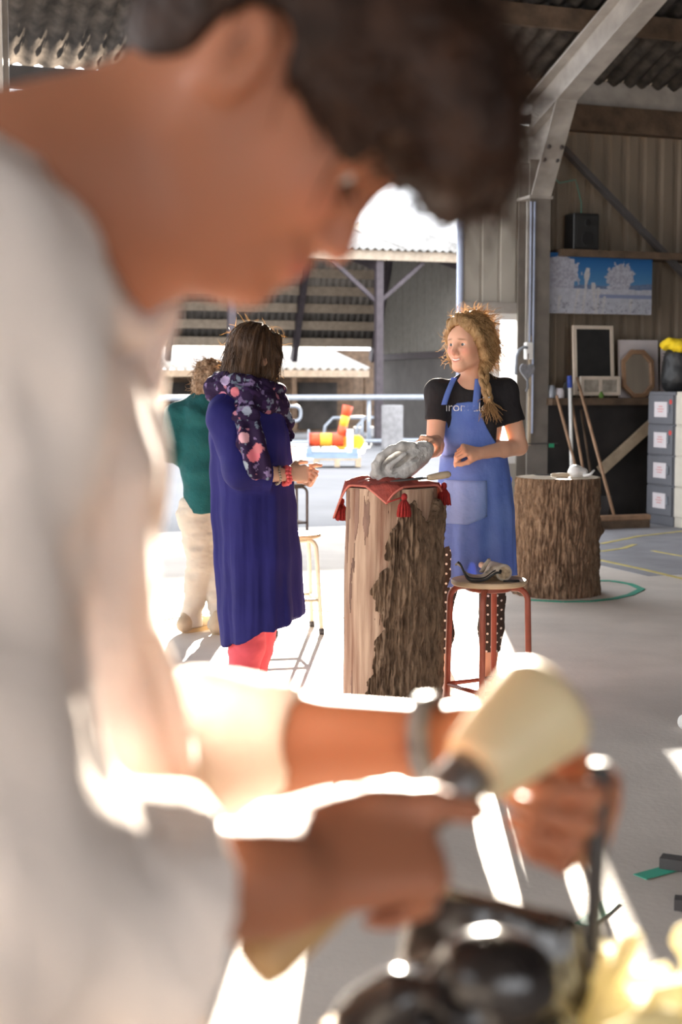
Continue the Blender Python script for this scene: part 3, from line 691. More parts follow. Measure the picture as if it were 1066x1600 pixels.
g = bl(812, 172, -.35); b = MB(BM); b.box((g.x, -.42, g.z), (.16, .12, .10), bev=.015); b.tube([(g.x+.05, -.42, g.z), (g.x+.22, -.3, g.z-.03)], .02, 8); tag(b.build('floodlight', M['white']), 'small white lamp housing at the top of the column', 'lamp')
g = bl(858, 693, -.3); tw = thing('tension_wire', BM @ Vector((g.x, -.3, g.z)), 'thin wire with a green clip across the column', 'wire'); b = MB(BM); b.tube([(g.x-.5, -.3, g.z), (g.x+.1, -.3, g.z)], .006, 6); b.build('wire', M['dark_steel'], tw); b = MB(BM); b.box((g.x+.03, -.3, g.z-.02), (.05, .02, .04)); b.build('clip', mat('green clip', (.03, .3, .15), .5), tw)

# ================================================================== FLOOR TAPE
def tape(pts, w, m, label, name='floor_tape'):
    b = MB(); P = [floor_at(*p) for p in pts]
    for i in range(len(P)-1):
        a, c = P[i], P[i+1]; b.bar((a.x, a.y, .0035), (c.x, c.y, .0035), w, .002)
    tag(b.build(name, m), label, 'tape')
M['tape_g'] = mat('green tape', (.05, .38, .26), .5, var=.1); M['tape_y'] = mat('yellow paint line', (.55, .45, .16), .8, var=.2, vscale=12); M['line_w'] = mat('white paint line', (.75, .75, .75), .8, var=.1, vscale=9)
tape([(932, 908), (955, 908), (985, 913), (1003, 921), (985, 930), (960, 936), (925, 940), (880, 941), (825, 938)], .05, M['tape_g'], 'green tape outline around the bark covered stump')
tape([(1000, 1372), (1080, 1350)], .05, M['tape_g'], 'short green tape strip near the right edge')
tape([(912, 1447), (940, 1425), (958, 1408)], .045, M['tape_g'], 'green tape corner beside the carver\'s chisel hand')
tape([(935, 875), (1000, 889), (1080, 908)], .05, M['tape_y'], 'long pale yellow line right of the stump', 'floor_line')
tape([(940, 850), (1000, 838), (1080, 829)], .05, M['tape_y'], 'faded yellow line nearest the filing cabinets', 'floor_line')
tape([(940, 862), (975, 857), (992, 851)], .05, M['tape_y'], 'short broken yellow mark right of the stump top', 'floor_line')
tape([(1020, 861), (1035, 864), (1080, 872)], .04, M['tape_y'], 'short dirty yellow line by the right edge', 'floor_line')
tape([(215, 928), (300, 923), (420, 917), (540, 908)], .05, M['line_w'], 'long white line on the floor behind the women', 'floor_line')
tape([(230, 972), (290, 962), (345, 956), (480, 952), (520, 955), (545, 966)], .045, M['line_w'], 'curved white line around the cream stool', 'floor_line')
# bits at the right edge
g = floor_at(1048, 1345, .03); b = MB(); b.bar((g.x-.02, g.y+.03, .02), (g.x+.35, g.y-.14, .02), .05, .03); tag(b.build('metal_bar', M['dark_steel']), 'flat dark metal bar lying on the floor at the right edge', 'metal bar')
g = floor_at(1072, 1408, .02); b = MB(); b.bar((g.x-.03, g.y, .016), (g.x+.3, g.y-.1, .016), .04, .03); tag(b.build('metal_bar', M['dark_steel']), 'second dark metal bar lower down at the right edge', 'metal bar')
g = floor_at(1072, 1140, 0); Fd = Field((g.x-.1, g.y-.15, -.01), (g.x+.35, g.y+.15, .12), .008); Fd.cone((g.x+.0, g.y, .03), (g.x+.22, g.y-.03, .035), .035, .04, .02); Fd.cut(-Fd.xyz()[2]+.001)
V, F = Fd.mesh(2); link_mesh('pale_shoe', V, F, M['white'], None, True); tag(bpy.data.objects['pale_shoe'], 'pale shoe toe on the floor at the right edge', 'shoe')

# ================================================================== LOGS
M['bark'] = mat('bark', (.085, .052, .034), .9, c2=(.24, .16, .105), vscale=34, stretch=(1, 1, .35), bump=.6, bscale=70, spec=.15, detail=8)
M['wood'] = mat('stripped wood', (.20, .10, .065), .7, c2=(.50, .35, .25), vscale=9, stretch=(3.5, 3.5, .25), bump=.2, bscale=30, spec=.2, detail=6)
M['flake'] = mat('inner bark', (.20, .115, .085), .85, var=.3, vscale=20, stretch=(1, 1, .3), bump=.3)
M['endgrain'] = mat('sawn end grain', (.62, .52, .40), .8, var=.12, vscale=14)
def ridged(th, z, s):                              # long plates of bark with furrows between them
    u = th*s; n = fbm(np.stack([np.cos(th)*s*.55, np.sin(th)*s*.55, z*3.2], -1), 3)
    q = fbm(np.stack([np.cos(th)*s+n*2.6, np.sin(th)*s+n*2.6, z*4.5], -1), 2)
    q2 = fbm(np.stack([np.cos(th)*s*2.1+n*2, np.sin(th)*s*2.1+n*2, z*11], -1), 2); q3 = fbm(np.stack([np.cos(th)*s*.8, np.sin(th)*s*.8, z*30+n*9], -1), 2)
    return np.clip(np.abs(q-.375)*8, 0, 1)*.62+np.clip(np.abs(q2-.375)*7, 0, 1)*.30+np.clip(np.abs(q3-.375)*9, 0, 1)*.14
def trunk(name, base, r, H, label, lean=(0, 0), bark_only=True, knots=(), split=None):
    rt = thing(name, base, label, 'log'); nt_, nz = 420, 240
    th = np.linspace(0, 2*math.pi, nt_, endpoint=False); z = np.linspace(0, 1, nz); T, Z = np.meshgrid(th, z, indexing='ij')
    big = (fbm(np.stack([np.cos(T)*1.2+base[0], np.sin(T)*1.2, Z*1.5], -1), 3)-.45)
    R = r*(1+.22*big+.035*(1-Z)**4)
    def tomesh(Rr): return np.stack([base[0]+np.cos(T)*Rr+lean[0]*(Z-1), base[1]+np.sin(T)*Rr+lean[1]*(Z-1), base[2]+Z*H], -1)
    def faces(mask=None):
        F = []
        for i in range(nt_):
            k = (i+1) % nt_
            for j in range(nz-1):
                if mask is None or mask[i, j]: F.append((i*nz+j, k*nz+j, k*nz+j+1, i*nz+j+1))
        return F
    rid = ridged(T, Z*H, 13*max(1, r/.2)); fine = fbm(np.stack([np.cos(T)*30, np.sin(T)*30, Z*H*40], -1), 3)-.45
    top = MB()
    if bark_only:
        Rb = R*(.955)+(.028*rid+.014*fine)*min(1, r/.2)
        for (a, zc, amp, wd) in knots: Rb = Rb+amp*np.exp(-((np.angle(np.exp(1j*(T-a)))*r/wd)**2+((Z*H-zc)/wd)**2))
        P = tomesh(Rb); link_mesh('bark', P.reshape(-1, 3), faces(), M['bark'], rt, True); rim = P[:, -1]
    else:
        Rc = R*.935+.006*(fbm(np.stack([np.cos(T)*7, np.sin(T)*7, Z*2.0], -1), 3)-.45)
        P = tomesh(Rc); link_mesh('stripped_wood', P.reshape(-1, 3), faces(), M['wood'], rt, True); rim = P[:, -1]
        edge = split(T, Z); Rb = R*.945+(.034*rid+.016*fine)
        Rb = np.where(edge, Rb, Rc*.97); Pb = tomesh(Rb); m_ = edge | np.roll(edge, 1, 0) | np.roll(edge, -1, 0)
        link_mesh('bark', Pb.reshape(-1, 3), faces(m_[:, :]), M['bark'], rt, True)
        fk = fbm(np.stack([np.cos(T)*9+4, np.sin(T)*9, Z*5.5], -1), 3)+.25*(fbm(np.stack([np.cos(T)*26, np.sin(T)*26, Z*12], -1), 2)-.37) > .585
        Pf = tomesh(np.where(fk, Rc+.0022, Rc-.002)); tag(link_mesh('inner_bark_flakes', Pf.reshape(-1, 3), faces(fk), M['flake'], rt, True), kind='stuff')
    c = rim.mean(0); vs = [tuple(c+(0, 0, .0))] + [tuple(p) for p in rim]; top.add(vs, [(0, i+1, (i+1) % nt_+1) for i in range(nt_)]); top.build('sawn_top', M['endgrain'], rt)
    return rt
LY = 5.75; lt = at(613, 760, LY); LZ = lt.z; LR = .197
lean_x = .02
def split(T, Z):                                   # bark is left on the side towards the stool, peeled off elsewhere
    a = np.degrees(np.angle(np.exp(1j*(T-math.radians(-52)))))   # angle from the lower right
    n = (fbm(np.stack([Z*7, 0*Z+3, 0*Z], -1), 4)-.47)*46+(fbm(np.stack([Z*24, T*3, 0*Z], -1), 2)-.37)*16
    left = -55+n+np.where(Z > .74, (Z-.74)*210, 0)-np.clip(.5-Z, 0, 1)*14
    return (a > left) & (a < 150) & (Z < .93+.04*np.sin(T*9)+.03*np.cos(T*4))
trunk('carving_log', (lt.x, LY, 0), LR, LZ, 'tall half stripped log standing under the red cushion', (lean_x, 0), False, split=split)
SY = 9.4; st = at(873, 745, SY); base = floor_at(868, 918)
trunk('bark_stump', (st.x, SY, 0), .272, st.z, 'thick bark covered stump inside the green tape', (.01, 0), True, knots=((math.radians(-112), .33, .03, .035), (math.radians(-5), .42, .035, .03), (math.radians(-95), .12, .05, .07), (math.radians(-70), .5, .012, .03)))
# white stone and rasp on the stump
g = at(903, 742, SY-.05); g.z = st.z
Fd = Field((g.x-.1, g.y-.1, g.z-.01), (g.x+.12, g.y+.1, g.z+.13), .006)
for d, r_ in (((-.02, 0, .035), (.045, .05, .04)), ((.03, .01, .03), (.04, .04, .033)), ((-.01, .01, .055), (.035, .03, .02))): Fd.ell(g+Vector(d), r_, k=.02)
V, F = Fd.mesh(1); V += normals(V, F)*((fbm(V*35)-.47)*.014)[:, None]; link_mesh('white_stone', V, F, mat('white alabaster', (.78, .78, .76), .5, var=.06), None, True); tag(bpy.data.objects['white_stone'], 'small white carving stone on the bark covered stump', 'stone')
def rasp(a, b, c, label, r=.014, m=None):
    rt = thing('rasp', a, label, 'rasp', 'rasps'); a, b, c = Vector(a), Vector(b), Vector(c)
    h = MB(); h.tube([b.lerp(c, t) for t in (0, .08, .3, .6, .9, 1)], [r*.7, r*.9, r*1.0, r*1.15, r*1.05, r*.6], 12); h.build('handle', m or M['timber_l'], rt, True)
    k = MB(); k.tube([b, b.lerp(a, .08), a.lerp(b, .2), a], [.005, .011, .010, .003], 8, flat=.45); k.build('blade', M['dark_steel'], rt, True)
g0, g1, g2 = at(835, 744, SY-.02), at(862, 742, SY-.04), at(890, 741, SY-.07)
for g in (g0, g1, g2): g.z = st.z+.014
rasp(g0, g1, g2, 'wooden handled rasp beside the white stone on the stump')
g = at(912, 744, SY-.1); b = MB(); b.tube([(g.x, g.y, st.z+.012), (g.x+.04, g.y-.02, st.z+.02), (g.x+.07, g.y, st.z+.05)], [.012, .011, .006], 8); tag(b.build('stone_chip', M['white'], None, True), 'white splinter of stone right of the small stone', 'stone chip')

# ================================================================== CUSHION, TASSELS, CARVED STONE
M['rustcloth'] = mat('rust red velvet', (.27, .045, .032), .8, var=.22, vscale=30, bump=.3, bscale=90)
M['tassel'] = mat('red yarn', (.26, .014, .012), .9, var=.2, vscale=90)
lc = Vector((lt.x, LY, LZ))
cu = thing('tassel_cushion', lc, 'rust red cushion with yarn tassels lying on the tall log', 'cushion')
n1 = 60
yaw = math.radians(40); hs = .158
P = np.zeros((n1, n1, 3)); topz = []
for i in range(n1):
    for j in range(n1):
        u, v = i/(n1-1)*2-1, j/(n1-1)*2-1
        x0, y0 = u*hs, v*hs; x, y = x0*math.cos(yaw)-y0*math.sin(yaw)-.012, x0*math.sin(yaw)+y0*math.cos(yaw)-.012
        rr_ = math.hypot(x, y); over = max(0, rr_-LR*.92)*(1+1.6*max(0, -x/.2))
        if over > 0: q = (LR*.97+over*.30)/rr_; x, y = x*q, y*q
        zz = -over*.9 if over > 0 else 0
        P[i, j] = (lc.x+x, lc.y+y, lc.z+.004+zz)
bul = (1-np.abs(np.linspace(-1, 1, n1))[:, None]**4)*(1-np.abs(np.linspace(-1, 1, n1))[None]**4)
wr_ = fbm(P*np.array([22, 22, 5]), 3)-.45
Pt = P.copy(); Pt[..., 2] += .010+.026*bul+.040*wr_*bul
N_ = MB(); N_.grid(Pt); k = len(N_.V)
V = np.concatenate([Pt.reshape(-1, 3), P.reshape(-1, 3)]); F = []
for i in range(n1-1):
    for j in range(n1-1):
        q = (i*n1+j, (i+1)*n1+j, (i+1)*n1+j+1, i*n1+j+1); F.append(q); F.append(tuple(x+k for x in q[::-1]))
edge = [(i, 0) for i in range(n1-1)]+[(n1-1, j) for j in range(n1-1)]+[(i, n1-1) for i in range(n1-1, 0, -1)]+[(0, j) for j in range(n1-1, 0, -1)]
for a, b_ in zip(edge, edge[1:]+edge[:1]): ia, ib = a[0]*n1+a[1], b_[0]*n1+b_[1]; F.append((ib, ia, ia+k, ib+k))
link_mesh('cover', V, F, M['rustcloth'], cu, True)
pip = MB(); pip.tube([Pt[a] - np.array([0, 0, .004]) for a in edge]+[Pt[edge[0]]-np.array([0, 0, .004])], .0045, 6); pip.build('piping', mat('piping', (.55, .16, .12), .8), cu, True)
corners = [Pt[0, 0], Pt[-1, 0], Pt[-1, -1], Pt[0, -1]]
tass = [at(534, 803, LY+.02), at(632, 797, LY-.235), at(694, 779, LY-.02)]
for k, tpos in enumerate(tass):
    cr = min(corners, key=lambda c: (Vector(c)-tpos).length); ta = MB(); top_ = tpos+Vector((0, 0, .052))
    for q in range(70):
        a = random.uniform(0, 6.28); r_ = math.sqrt(random.random())
        e = tpos+Vector((math.cos(a)*.028*r_, math.sin(a)*.028*r_, -.022+random.uniform(-.006, .004)))
        md = tpos+Vector((math.cos(a)*.022*r_, math.sin(a)*.022*r_, .018)); ta.tube([top_+Vector((math.cos(a)*.006, math.sin(a)*.006, -.012)), md, e], [.0025, .0032, .003], 5)
    t = ta.build('tassel', M['tassel'], cu, True)
    hd = MB(); hd.lathe([(.003, .014), (.011, .008), (.012, -.004), (.009, -.014)][::-1], top_, 12); hd.build('tassel_head', M['tassel'], t, True)
    cd = MB(); cd.tube([top_, Vector(cr).lerp(top_, .3), Vector(cr)], .003, 6); cd.build('tassel_cord', M['white'] if k == 0 else M['tassel'], t, True)
# the carved stone: a rounded knot of bands
M['stone'] = mat('grey marble', (.30, .29, .28), .75, c2=(.52, .51, .50), vscale=16, bump=.4, bscale=55, spec=.25, detail=8)
c = at(626, 724, LY-.02); zt0 = lc.z+.035
ax = unit((.87, .05, .42)); up = unit(np.cross(ax, (0, 1, 0))*-1); up = unit(np.array([-.42, 0, .87])); sd_ = np.cross(up, ax)
def cpt(a, b_, e): return np.array(c)+ax*a+sd_*b_+up*e
Fd = Field(Vector(c)+Vector((-.21, -.15, -.13)), Vector(c)+Vector((.21, .15, .13)), .0045)
Rm = np.stack([ax, sd_, up], 1)
Fd.ell(cpt(-.015, 0, -.008), (.125, .08, .062), Rm, k=.02); Fd.ell(cpt(.075, 0, .005), (.075, .06, .045), Rm, k=.03)
Fd.ell(cpt(-.02, -.075, .022), (.065, .035, .026), Rm, k=.012, op='s')           # hollow towards the viewer
Fd.cone(cpt(-.055, -.066, .012), cpt(.028, -.070, .030), .013, .011, .006)       # the smooth bar lying in the hollow
for k_, (y0, z0, z1, amp) in enumerate(((-.04, .055, .075, 0), (-.05, -.01, -.005, 0), (-.035, .030, .06, 0), (-.03, -.035, -.02, 0))):
    pts = [cpt(-.13+.25*t, y0-.045*math.sin(math.pi*t), z0*(1-t)+z1*t*.5+.012*math.sin(3*t)) for t in np.linspace(0, 1, 9)]
    for p_, q_ in zip(pts, pts[1:]): Fd.cone(p_, q_, .005, .005, .008, op='s')
for t in np.linspace(0, 1, 10)[:-1]:
    t2 = t+1/9; q = lambda t: cpt(.125*math.cos(t*4.6+.6)*.8-.01, -.045-.02*math.sin(t*3), .058*math.sin(t*4.6+.6)+.012); Fd.cone(q(t), q(t2), .016, .016, .012)
x, y, z = Fd.xyz(); Fd.cut(np.float32(zt0-.012)-z+0*x+0*y)
V, F = Fd.mesh(2); V += normals(V, F)*((fbm(V*28)-.47)*.010)[:, None]
link_mesh('carved_stone', V, F, M['stone'], None, True); tag(bpy.data.objects['carved_stone'], 'pale grey carved knot of stone on the red cushion', 'sculpture')
a, b_, e = at(610, 762, LY-.20), at(668, 752, LY-.16), at(704, 745, LY-.13)
for p in (a, b_, e): p.z = max(p.z, LZ+.012)
a.z = LZ+.034; b_.z = LZ+.045; e.z = LZ+.058
rasp(a, b_, e, 'rasp with a pale wooden handle lying on the red cushion', .013)

# ================================================================== STOOLS
def stool(name, c, H, r_seat, r_leg, spread, ang, m_seat, m_leg, label, rung, foot=None, splay=0.0):
    rt = thing(name, (c[0], c[1], 0), label, 'stool', 'round stools'); cx, cy = c
    b = MB(); b.lathe([(r_seat*.96, H-.022), (r_seat, H-.016), (r_seat, H-.006), (r_seat*.98, H), (.001, H+.0005)], (cx, cy, 0), 40); b.build('seat', m_seat, rt)
    feet = []
    for k in range(4):
        a = ang+k*math.pi/2; d = Vector((math.cos(a), math.sin(a), 0)); r0 = r_seat*.55; R = .05
        pts = [Vector((cx, cy, H-.034))+d*r0] + [Vector((cx, cy, H-.034-R))+d*(spread-R)+d*R*math.sin(t)+Vector((0, 0, R*math.cos(t))) for t in np.linspace(0, math.pi/2, 7)]
        pts.append(Vector((cx, cy, 0.0))+d*(spread+splay)); b = MB(); b.tube(pts, r_leg, 10); lg = b.build('leg', m_leg, rt, True); feet.append((pts[-2], pts[-1]))
        if foot: b = MB(); p = pts[-1]; q = pts[-2]; b.tube([p, p.lerp(q, .07)], r_leg*1.25, 10); b.build('rubber_foot', foot, lg, True)
    for k in range(4):
        at_ = lambda f, z: f[1].lerp(f[0], z/f[0].z); p, q = at_(feet[k], rung), at_(feet[(k+1) % 4], rung)
        b = MB(); b.tube([p, q], r_leg*.75, 8); b.build('rung', m_leg, rt, True)
    b = MB(); b.tube([Vector((cx, cy, H-.036))+Vector((math.cos(t), math.sin(t), 0))*r_seat*.56 for t in np.linspace(0, 2*math.pi, 33)], r_leg*.9, 8, False); b.build('seat_ring', m_leg, rt, True)
    return rt
M['redtube'] = mat('red brown tube', (.30, .075, .045), .42, var=.12, vscale=20); M['ply'] = mat('plywood seat', (.56, .40, .25), .5, var=.1, vscale=12)
M['creamtube'] = mat('cream tube', (.62, .55, .43), .45, var=.05); M['browntube'] = mat('brown tube', (.10, .06, .045), .5)
RS = at(764, 905, 5.85); RSC = (RS.x, 5.85); RSZ = RS.z
stool('stool', RSC, RSZ, .156, .0128, .162, math.radians(-104), M['ply'], M['redtube'], 'stool with red tube legs and tool roll on its seat', .125, splay=.012)
WS = at(462, 833, 7.9)
stool('stool', (WS.x-.01, 7.9), WS.z, .15, .012, .15, math.radians(-32), M['ply'], M['creamtube'], 'cream legged stool behind the blue dress', .19, M['dark_steel'], splay=.035)
DS = at(470, 755, 13.1)
stool('stool', (DS.x-.10, 13.1), DS.z, .17, .013, .17, math.radians(-20), M['timber'], M['browntube'], 'low dark brown stool out by the opening', .12)
# tool roll and wooden mallet on the red stool
M['canvas'] = mat('beige canvas', (.50, .44, .36), .85, var=.1, vscale=30, bump=.2, bscale=150)
tr_ = thing('tool_roll', (RS.x-.06, 5.85, RSZ), 'beige canvas tool roll with black edging on the stool', 'tool roll')
n1, n2 = 34, 16
def sheet(u, v):                                   # u along, v across: a flap that stands up at its left end
    x = -.165+.17*u; y = -.05+.13*v; z = .004+.075*math.exp(-((u-.0)/.16)**2)*(1-.35*v)+.035*math.exp(-((u-.95)/.22)**2)*(1-.2*v)+.014*v*math.sin(u*9)+.02*v*math.exp(-((u-.5)/.2)**2)
    return (RS.x+.03+x, 5.85-.05+y, RSZ+z)
P = np.array([[sheet(i/(n1-1), j/(n2-1)) for j in range(n2)] for i in range(n1)])
b = MB(); b.grid(P, .004); b.build('canvas', M['canvas'], tr_, True)
b = MB(); b.tube([P[i, 0]+np.array([0, -.002, .002]) for i in range(n1)], .0045, 6); b.build('edging', M['black'], tr_, True)
b = MB(); b.tube([P[i, 3]+np.array([0, 0, .007]) for i in range(2, n1)], .003, 6); b.build('edging', M['black'], tr_, True)
b = MB(); b.tube([P[0, j]+np.array([0, 0, .004]) for j in range(n2)], .0045, 6); b.build('edging', M['black'], tr_, True)
b = MB(); b.tube([P[-1, 0]+np.array([0, -.002, .003]), P[-1, 4]+np.array([.006, 0, .012]), P[-1, 8]+np.array([.0, 0, .014])], .006, 6); b.build('strap', M['black'], tr_, True)
b = MB(); b.tube([(RS.x-.03, 5.86, RSZ+.03), (RS.x+.0, 5.84, RSZ+.085)], [.016, .012], 8, flat=.5); b.build('buckle_flap', M['canvas'], tr_, True)
ml = thing('wood_mallet', (RS.x+.05, 5.84, RSZ), 'pale round wooden mallet end lying on the red legged stool', 'mallet')
p0, p1 = Vector((RS.x+.01, 5.95, RSZ+.036)), Vector((RS.x+.055, 5.775, RSZ+.036))
b = MB(); b.tube([p0, p0.lerp(p1, .5), p0.lerp(p1, .96), p1], [.030, .033, .036, .034], 20); b.build('head', mat('turned wood', (.47, .40, .32), .6, var=.15, vscale=20), ml, True)
b = MB(); R_ = (p1-p0).to_track_quat('Z', 'Y').to_matrix(); b.lathe([(.026, 0), (.026, .001), (.014, .0012), (.0135, .0025), (.002, .0025)], p1, 20, R_); b.build('end_grain', mat('end rings', (.38, .28, .18), .7, var=.4, vscale=70), ml)
b = MB(); b.tube([p0, p0+(p0-p1).normalized()*.09], [.013, .014], 10); b.build('handle', M['ply'], ml, True)
b = MB(); b.tube([(RS.x+.05, 5.76, RSZ+.004), (RS.x+.085, 5.75, RSZ+.006), (RS.x+.115, 5.765, RSZ+.004)], .004, 6); b.build('tie_cord', M['black'], tr_, True)

# ================================================================== STRIPED ROLLS ON A PALLET, PILLAR
M['orange_red'] = mat('red orange plastic', (.72, .075, .02), .5, var=.08); M['amber'] = mat('amber plastic', (.85, .42, .03), .5, var=.08)
M['paleblue'] = mat('pale blue steel', (.22, .30, .40), .5, var=.08)
TY = 24.6
def tp(px, py, dy=0): return at(px, py, TY+dy)
a, c = floor_at(490, 728), floor_at(562, 727); a.y = c.y = TY
pal = thing('pallet', Vector((tp(525, 727).x, TY, 0)), 'low wooden pallet under the pale blue frame', 'pallet')
xm, wd = tp(527, 727).x, .82
for k in range(5):
    b = MB(); b.box((xm, TY-.32+.16*k, .13), (wd, .1, .024)); b.build('slat', M['timber_l'], pal)
for k in (-1, 0, 1):
    b = MB(); b.box((xm+k*(wd/2-.05), TY, .06), (.09, .75, .115)); b.build('block', M['timber_l'], pal)
fr = thing('blue_frame', Vector((xm, TY, .145)), 'pale blue steel frame on the pallet carrying the striped roll', 'frame')
b = MB(); x0, x1 = tp(478, 715).x, tp(560, 715).x; zf = .145
for y in (-.25, .25): b.box(((x0+x1)/2, TY+y, zf+.05), (x1-x0, .08, .10))
b.build('long_beam', M['paleblue'], fr)
for x in (x0+.06, x1-.06): b = MB(); b.box((x, TY, zf+.12), (.1, .6, .1)); b.build('cross_beam', M['paleblue'], fr)
b = MB(); b.box((tp(547, 690).x, TY-.1, zf+.28), (.11, .3, .42)); b.build('upright', M['white'], fr)
b = MB(); b.box((x0+.05, TY-.05, zf+.3), (.03, .4, .36)); b.build('end_plate', M['galv'], fr)
def roll(name, p, q, radii, cols, label, flat=1):
    rt = thing(name, p if p.z < q.z else q, label, 'roll', 'striped rolls'); n = len(cols)
    for k, m_ in enumerate(cols):
        b = MB(); b.tube([p.lerp(q, k/n), p.lerp(q, (k+.5)/n), p.lerp(q, (k+1)/n)], [radii(k/n), radii((k+.5)/n), radii((k+1)/n)], 20, flat=flat); b.build('stripe', m_, rt, True)
    return rt
za = .145+.10
roll('striped_roll', Vector((tp(483, 693).x, TY-.12, za+.215)), Vector((tp(537, 693).x, TY-.12, za+.215)), lambda t: .115, [M['orange_red'], M['amber'], M['orange_red']], 'lying red and yellow striped roll on the pale blue frame')
p, q = tp(533, 681, -.05), tp(544, 634, -.05)
roll('striped_upright', p, q, lambda t: .155-.02*math.sin(math.pi*t)+.03*t, [M['orange_red'], M['amber'], M['orange_red']], 'upright red and yellow striped bolster above the pallet', .5)
for k, px in enumerate((534, 558)):
    g = tp(px, 691, -.1); b = MB(); b.lathe([(.03, -.05), (.115, -.05), (.125, -.02), (.125, .02), (.115, .05), (.03, .05)], g, 22, Matrix.Rotation(math.pi/2, 3, 'X')); tag(b.build('amber_wheel', M['amber']), ['amber wheel just right of the lying striped roll', 'amber wheel at the right end of the blue frame'][k], 'wheel', 'amber wheels')
g = floor_at(613, 702); gz = at(613, 633, g.y).z
b = MB(); w = 34/2222*g.y
b.lathe([(w*.52, 0), (w*.5, .05), (w*.49, gz*.5), (w*.5, gz-.03), (w*.47, gz), (.01, gz+.005)], (g.x, g.y, 0), 20); tag(b.build('concrete_pillar', mat('rough concrete', (.22, .215, .22), .9, var=.18, vscale=9, bump=.4, bscale=30), None, True), 'short rough grey concrete pillar in the yard', 'pillar')

# ================================================================== PEOPLE: shared parts
def skin_mat(name, c, sss=.12):
    return vcol_mat(name, .55, .35, sss=sss)
class Frame:
    """local axes f (forward), l (left of the viewer's choice), u (up) at an origin"""
    def __init__(s, o, f, u, sc=1.0):
        s.o = np.array(o, float); s.f = unit(f); s.u = unit(np.array(u, float)-s.f*np.dot(u, s.f)); s.l = np.cross(s.u, s.f); s.sc = sc
        s.R = np.stack([s.f, s.l, s.u], 1)
    def p(s, f, l, u): return s.o+s.sc*(s.f*f+s.l*l+s.u*u)
    def loc(s, P): return ((np.asarray(P)-s.o)@s.R)/s.sc
def head(F, H, ears=(-1, 1), smile=.002):
    S = H.sc; e = lambda c, r, k=.012, op='u', R=None: F.ell(H.p(*c), np.array(r)*S, H.R if R is None else R, k*S, op)
    e((.0, 0, .045), (.098, .075, .086)); e((.045, 0, -.012), (.058, .058, .082), .03)
    for s in (-1, 1):
        F.cone(H.p(.0, s*.050, -.045), H.p(.082, s*.012, -.088), .022*S, .018*S, .03*S)
        e((.068, s*.036, -.022), (.03, .025, .03), .025)
    e((.084, 0, -.090), (.018, .022, .018), .02)
    e((.082, 0, .03), (.022, .052, .03), .025)                       # brow
    for s in (-1, 1): e((.106, s*.031, .006), (.017, .017, .012), .012, 's')
    for s in (-1, 1):
        e((.0828, s*.031, .006), (.0155, .0160, .0145), .003); e((.0985, s*.031, .0055), (.010, .0125, .0046), .0015, 's')  # lids and the slit between
    F.cone(H.p(.098, 0, .014), H.p(.121, 0, -.028), .0085*S, .0115*S, .014*S)  # nose
    for s in (-1, 1): e((.108, s*.011, -.033), (.010, .008, .008), .007)
    e((.095, 0, -.060), (.013, .026, .019), .014)
    sm = lambda l, f, u: H.p(f-abs(l)*.42*(abs(l)/.02), l, u+smile*(l/.025)**2)
    for a_, b_ in zip(np.linspace(-.024, .024, 9)[:-1], np.linspace(-.024, .024, 9)[1:]):
        F.cone(sm(a_, .1065, -.0555), sm(b_, .1065, -.0555), .0038*S, .0038*S, .004*S); F.cone(sm(a_, .104, -.0685), sm(b_, .104, -.0685), .0045*S, .0045*S, .004*S)
    for a_, b_ in zip(np.linspace(-.023, .023, 9)[:-1], np.linspace(-.023, .023, 9)[1:]):
        F.cone(sm(a_, .1115, -.0615), sm(b_, .1115, -.0615), .004*S, .004*S, .003*S, op='s')
    for s in ears:
        a = math.radians(18); Re = np.stack([H.f*math.cos(a)+H.u*math.sin(a), H.l, -H.f*math.sin(a)+H.u*math.cos(a)], 1)
        c = (-.012, s*.081, .002)
        F.ell(H.p(*c), np.array((.022, .011, .036))*S, Re, .004*S); F.ell(H.p(c[0]+.004, s*.093, c[2]+.004), np.array((.0135, .012, .025))*S, Re, .004*S, 's')
        F.ell(H.p(c[0]+.010, s*.0825, c[2]-.004), np.array((.005, .006, .008))*S, Re, .003*S); F.ell(H.p(c[0]-.003, s*.08, c[2]-.026), np.array((.010, .006, .010))*S, Re, .004*S)
def face_tint(V, H, base, lip, blush=None, brow=None, smile=.002):
    L = H.loc(V); c = np.tile(np.array(base, float), (len(V), 1))
    def mix(w, col): 
        w = np.clip(w, 0, 1)[:, None]; return c*(1-w)+np.array(col)*w
    if blush is not None:
        for s in (-1, 1): c = mix(.55*np.exp(-(((L[:, 1]-s*.042)/.02)**2+((L[:, 2]+.022)/.018)**2))*(L[:, 0] > .04), blush)
        c = mix(.5*np.exp(-((L[:, 1]/.012)**2+((L[:, 2]+.028)/.012)**2))*(L[:, 0] > .1), blush)
    m = (L[:, 0] > .085)*np.exp(-((L[:, 1]/.021)**4+((L[:, 2]+.0615-smile*(L[:, 1]/.025)**2)/.0085)**4))*.75; c = mix(m, lip)
    if brow is not None:
        for s in (-1, 1): c = mix(.85*(L[:, 0] > .06)*np.exp(-(((L[:, 1]-s*.032)/.017)**4+((L[:, 2]-.027+.12*(np.abs(L[:, 1])-.032)**1)/.0042)**4)), brow)
    return c
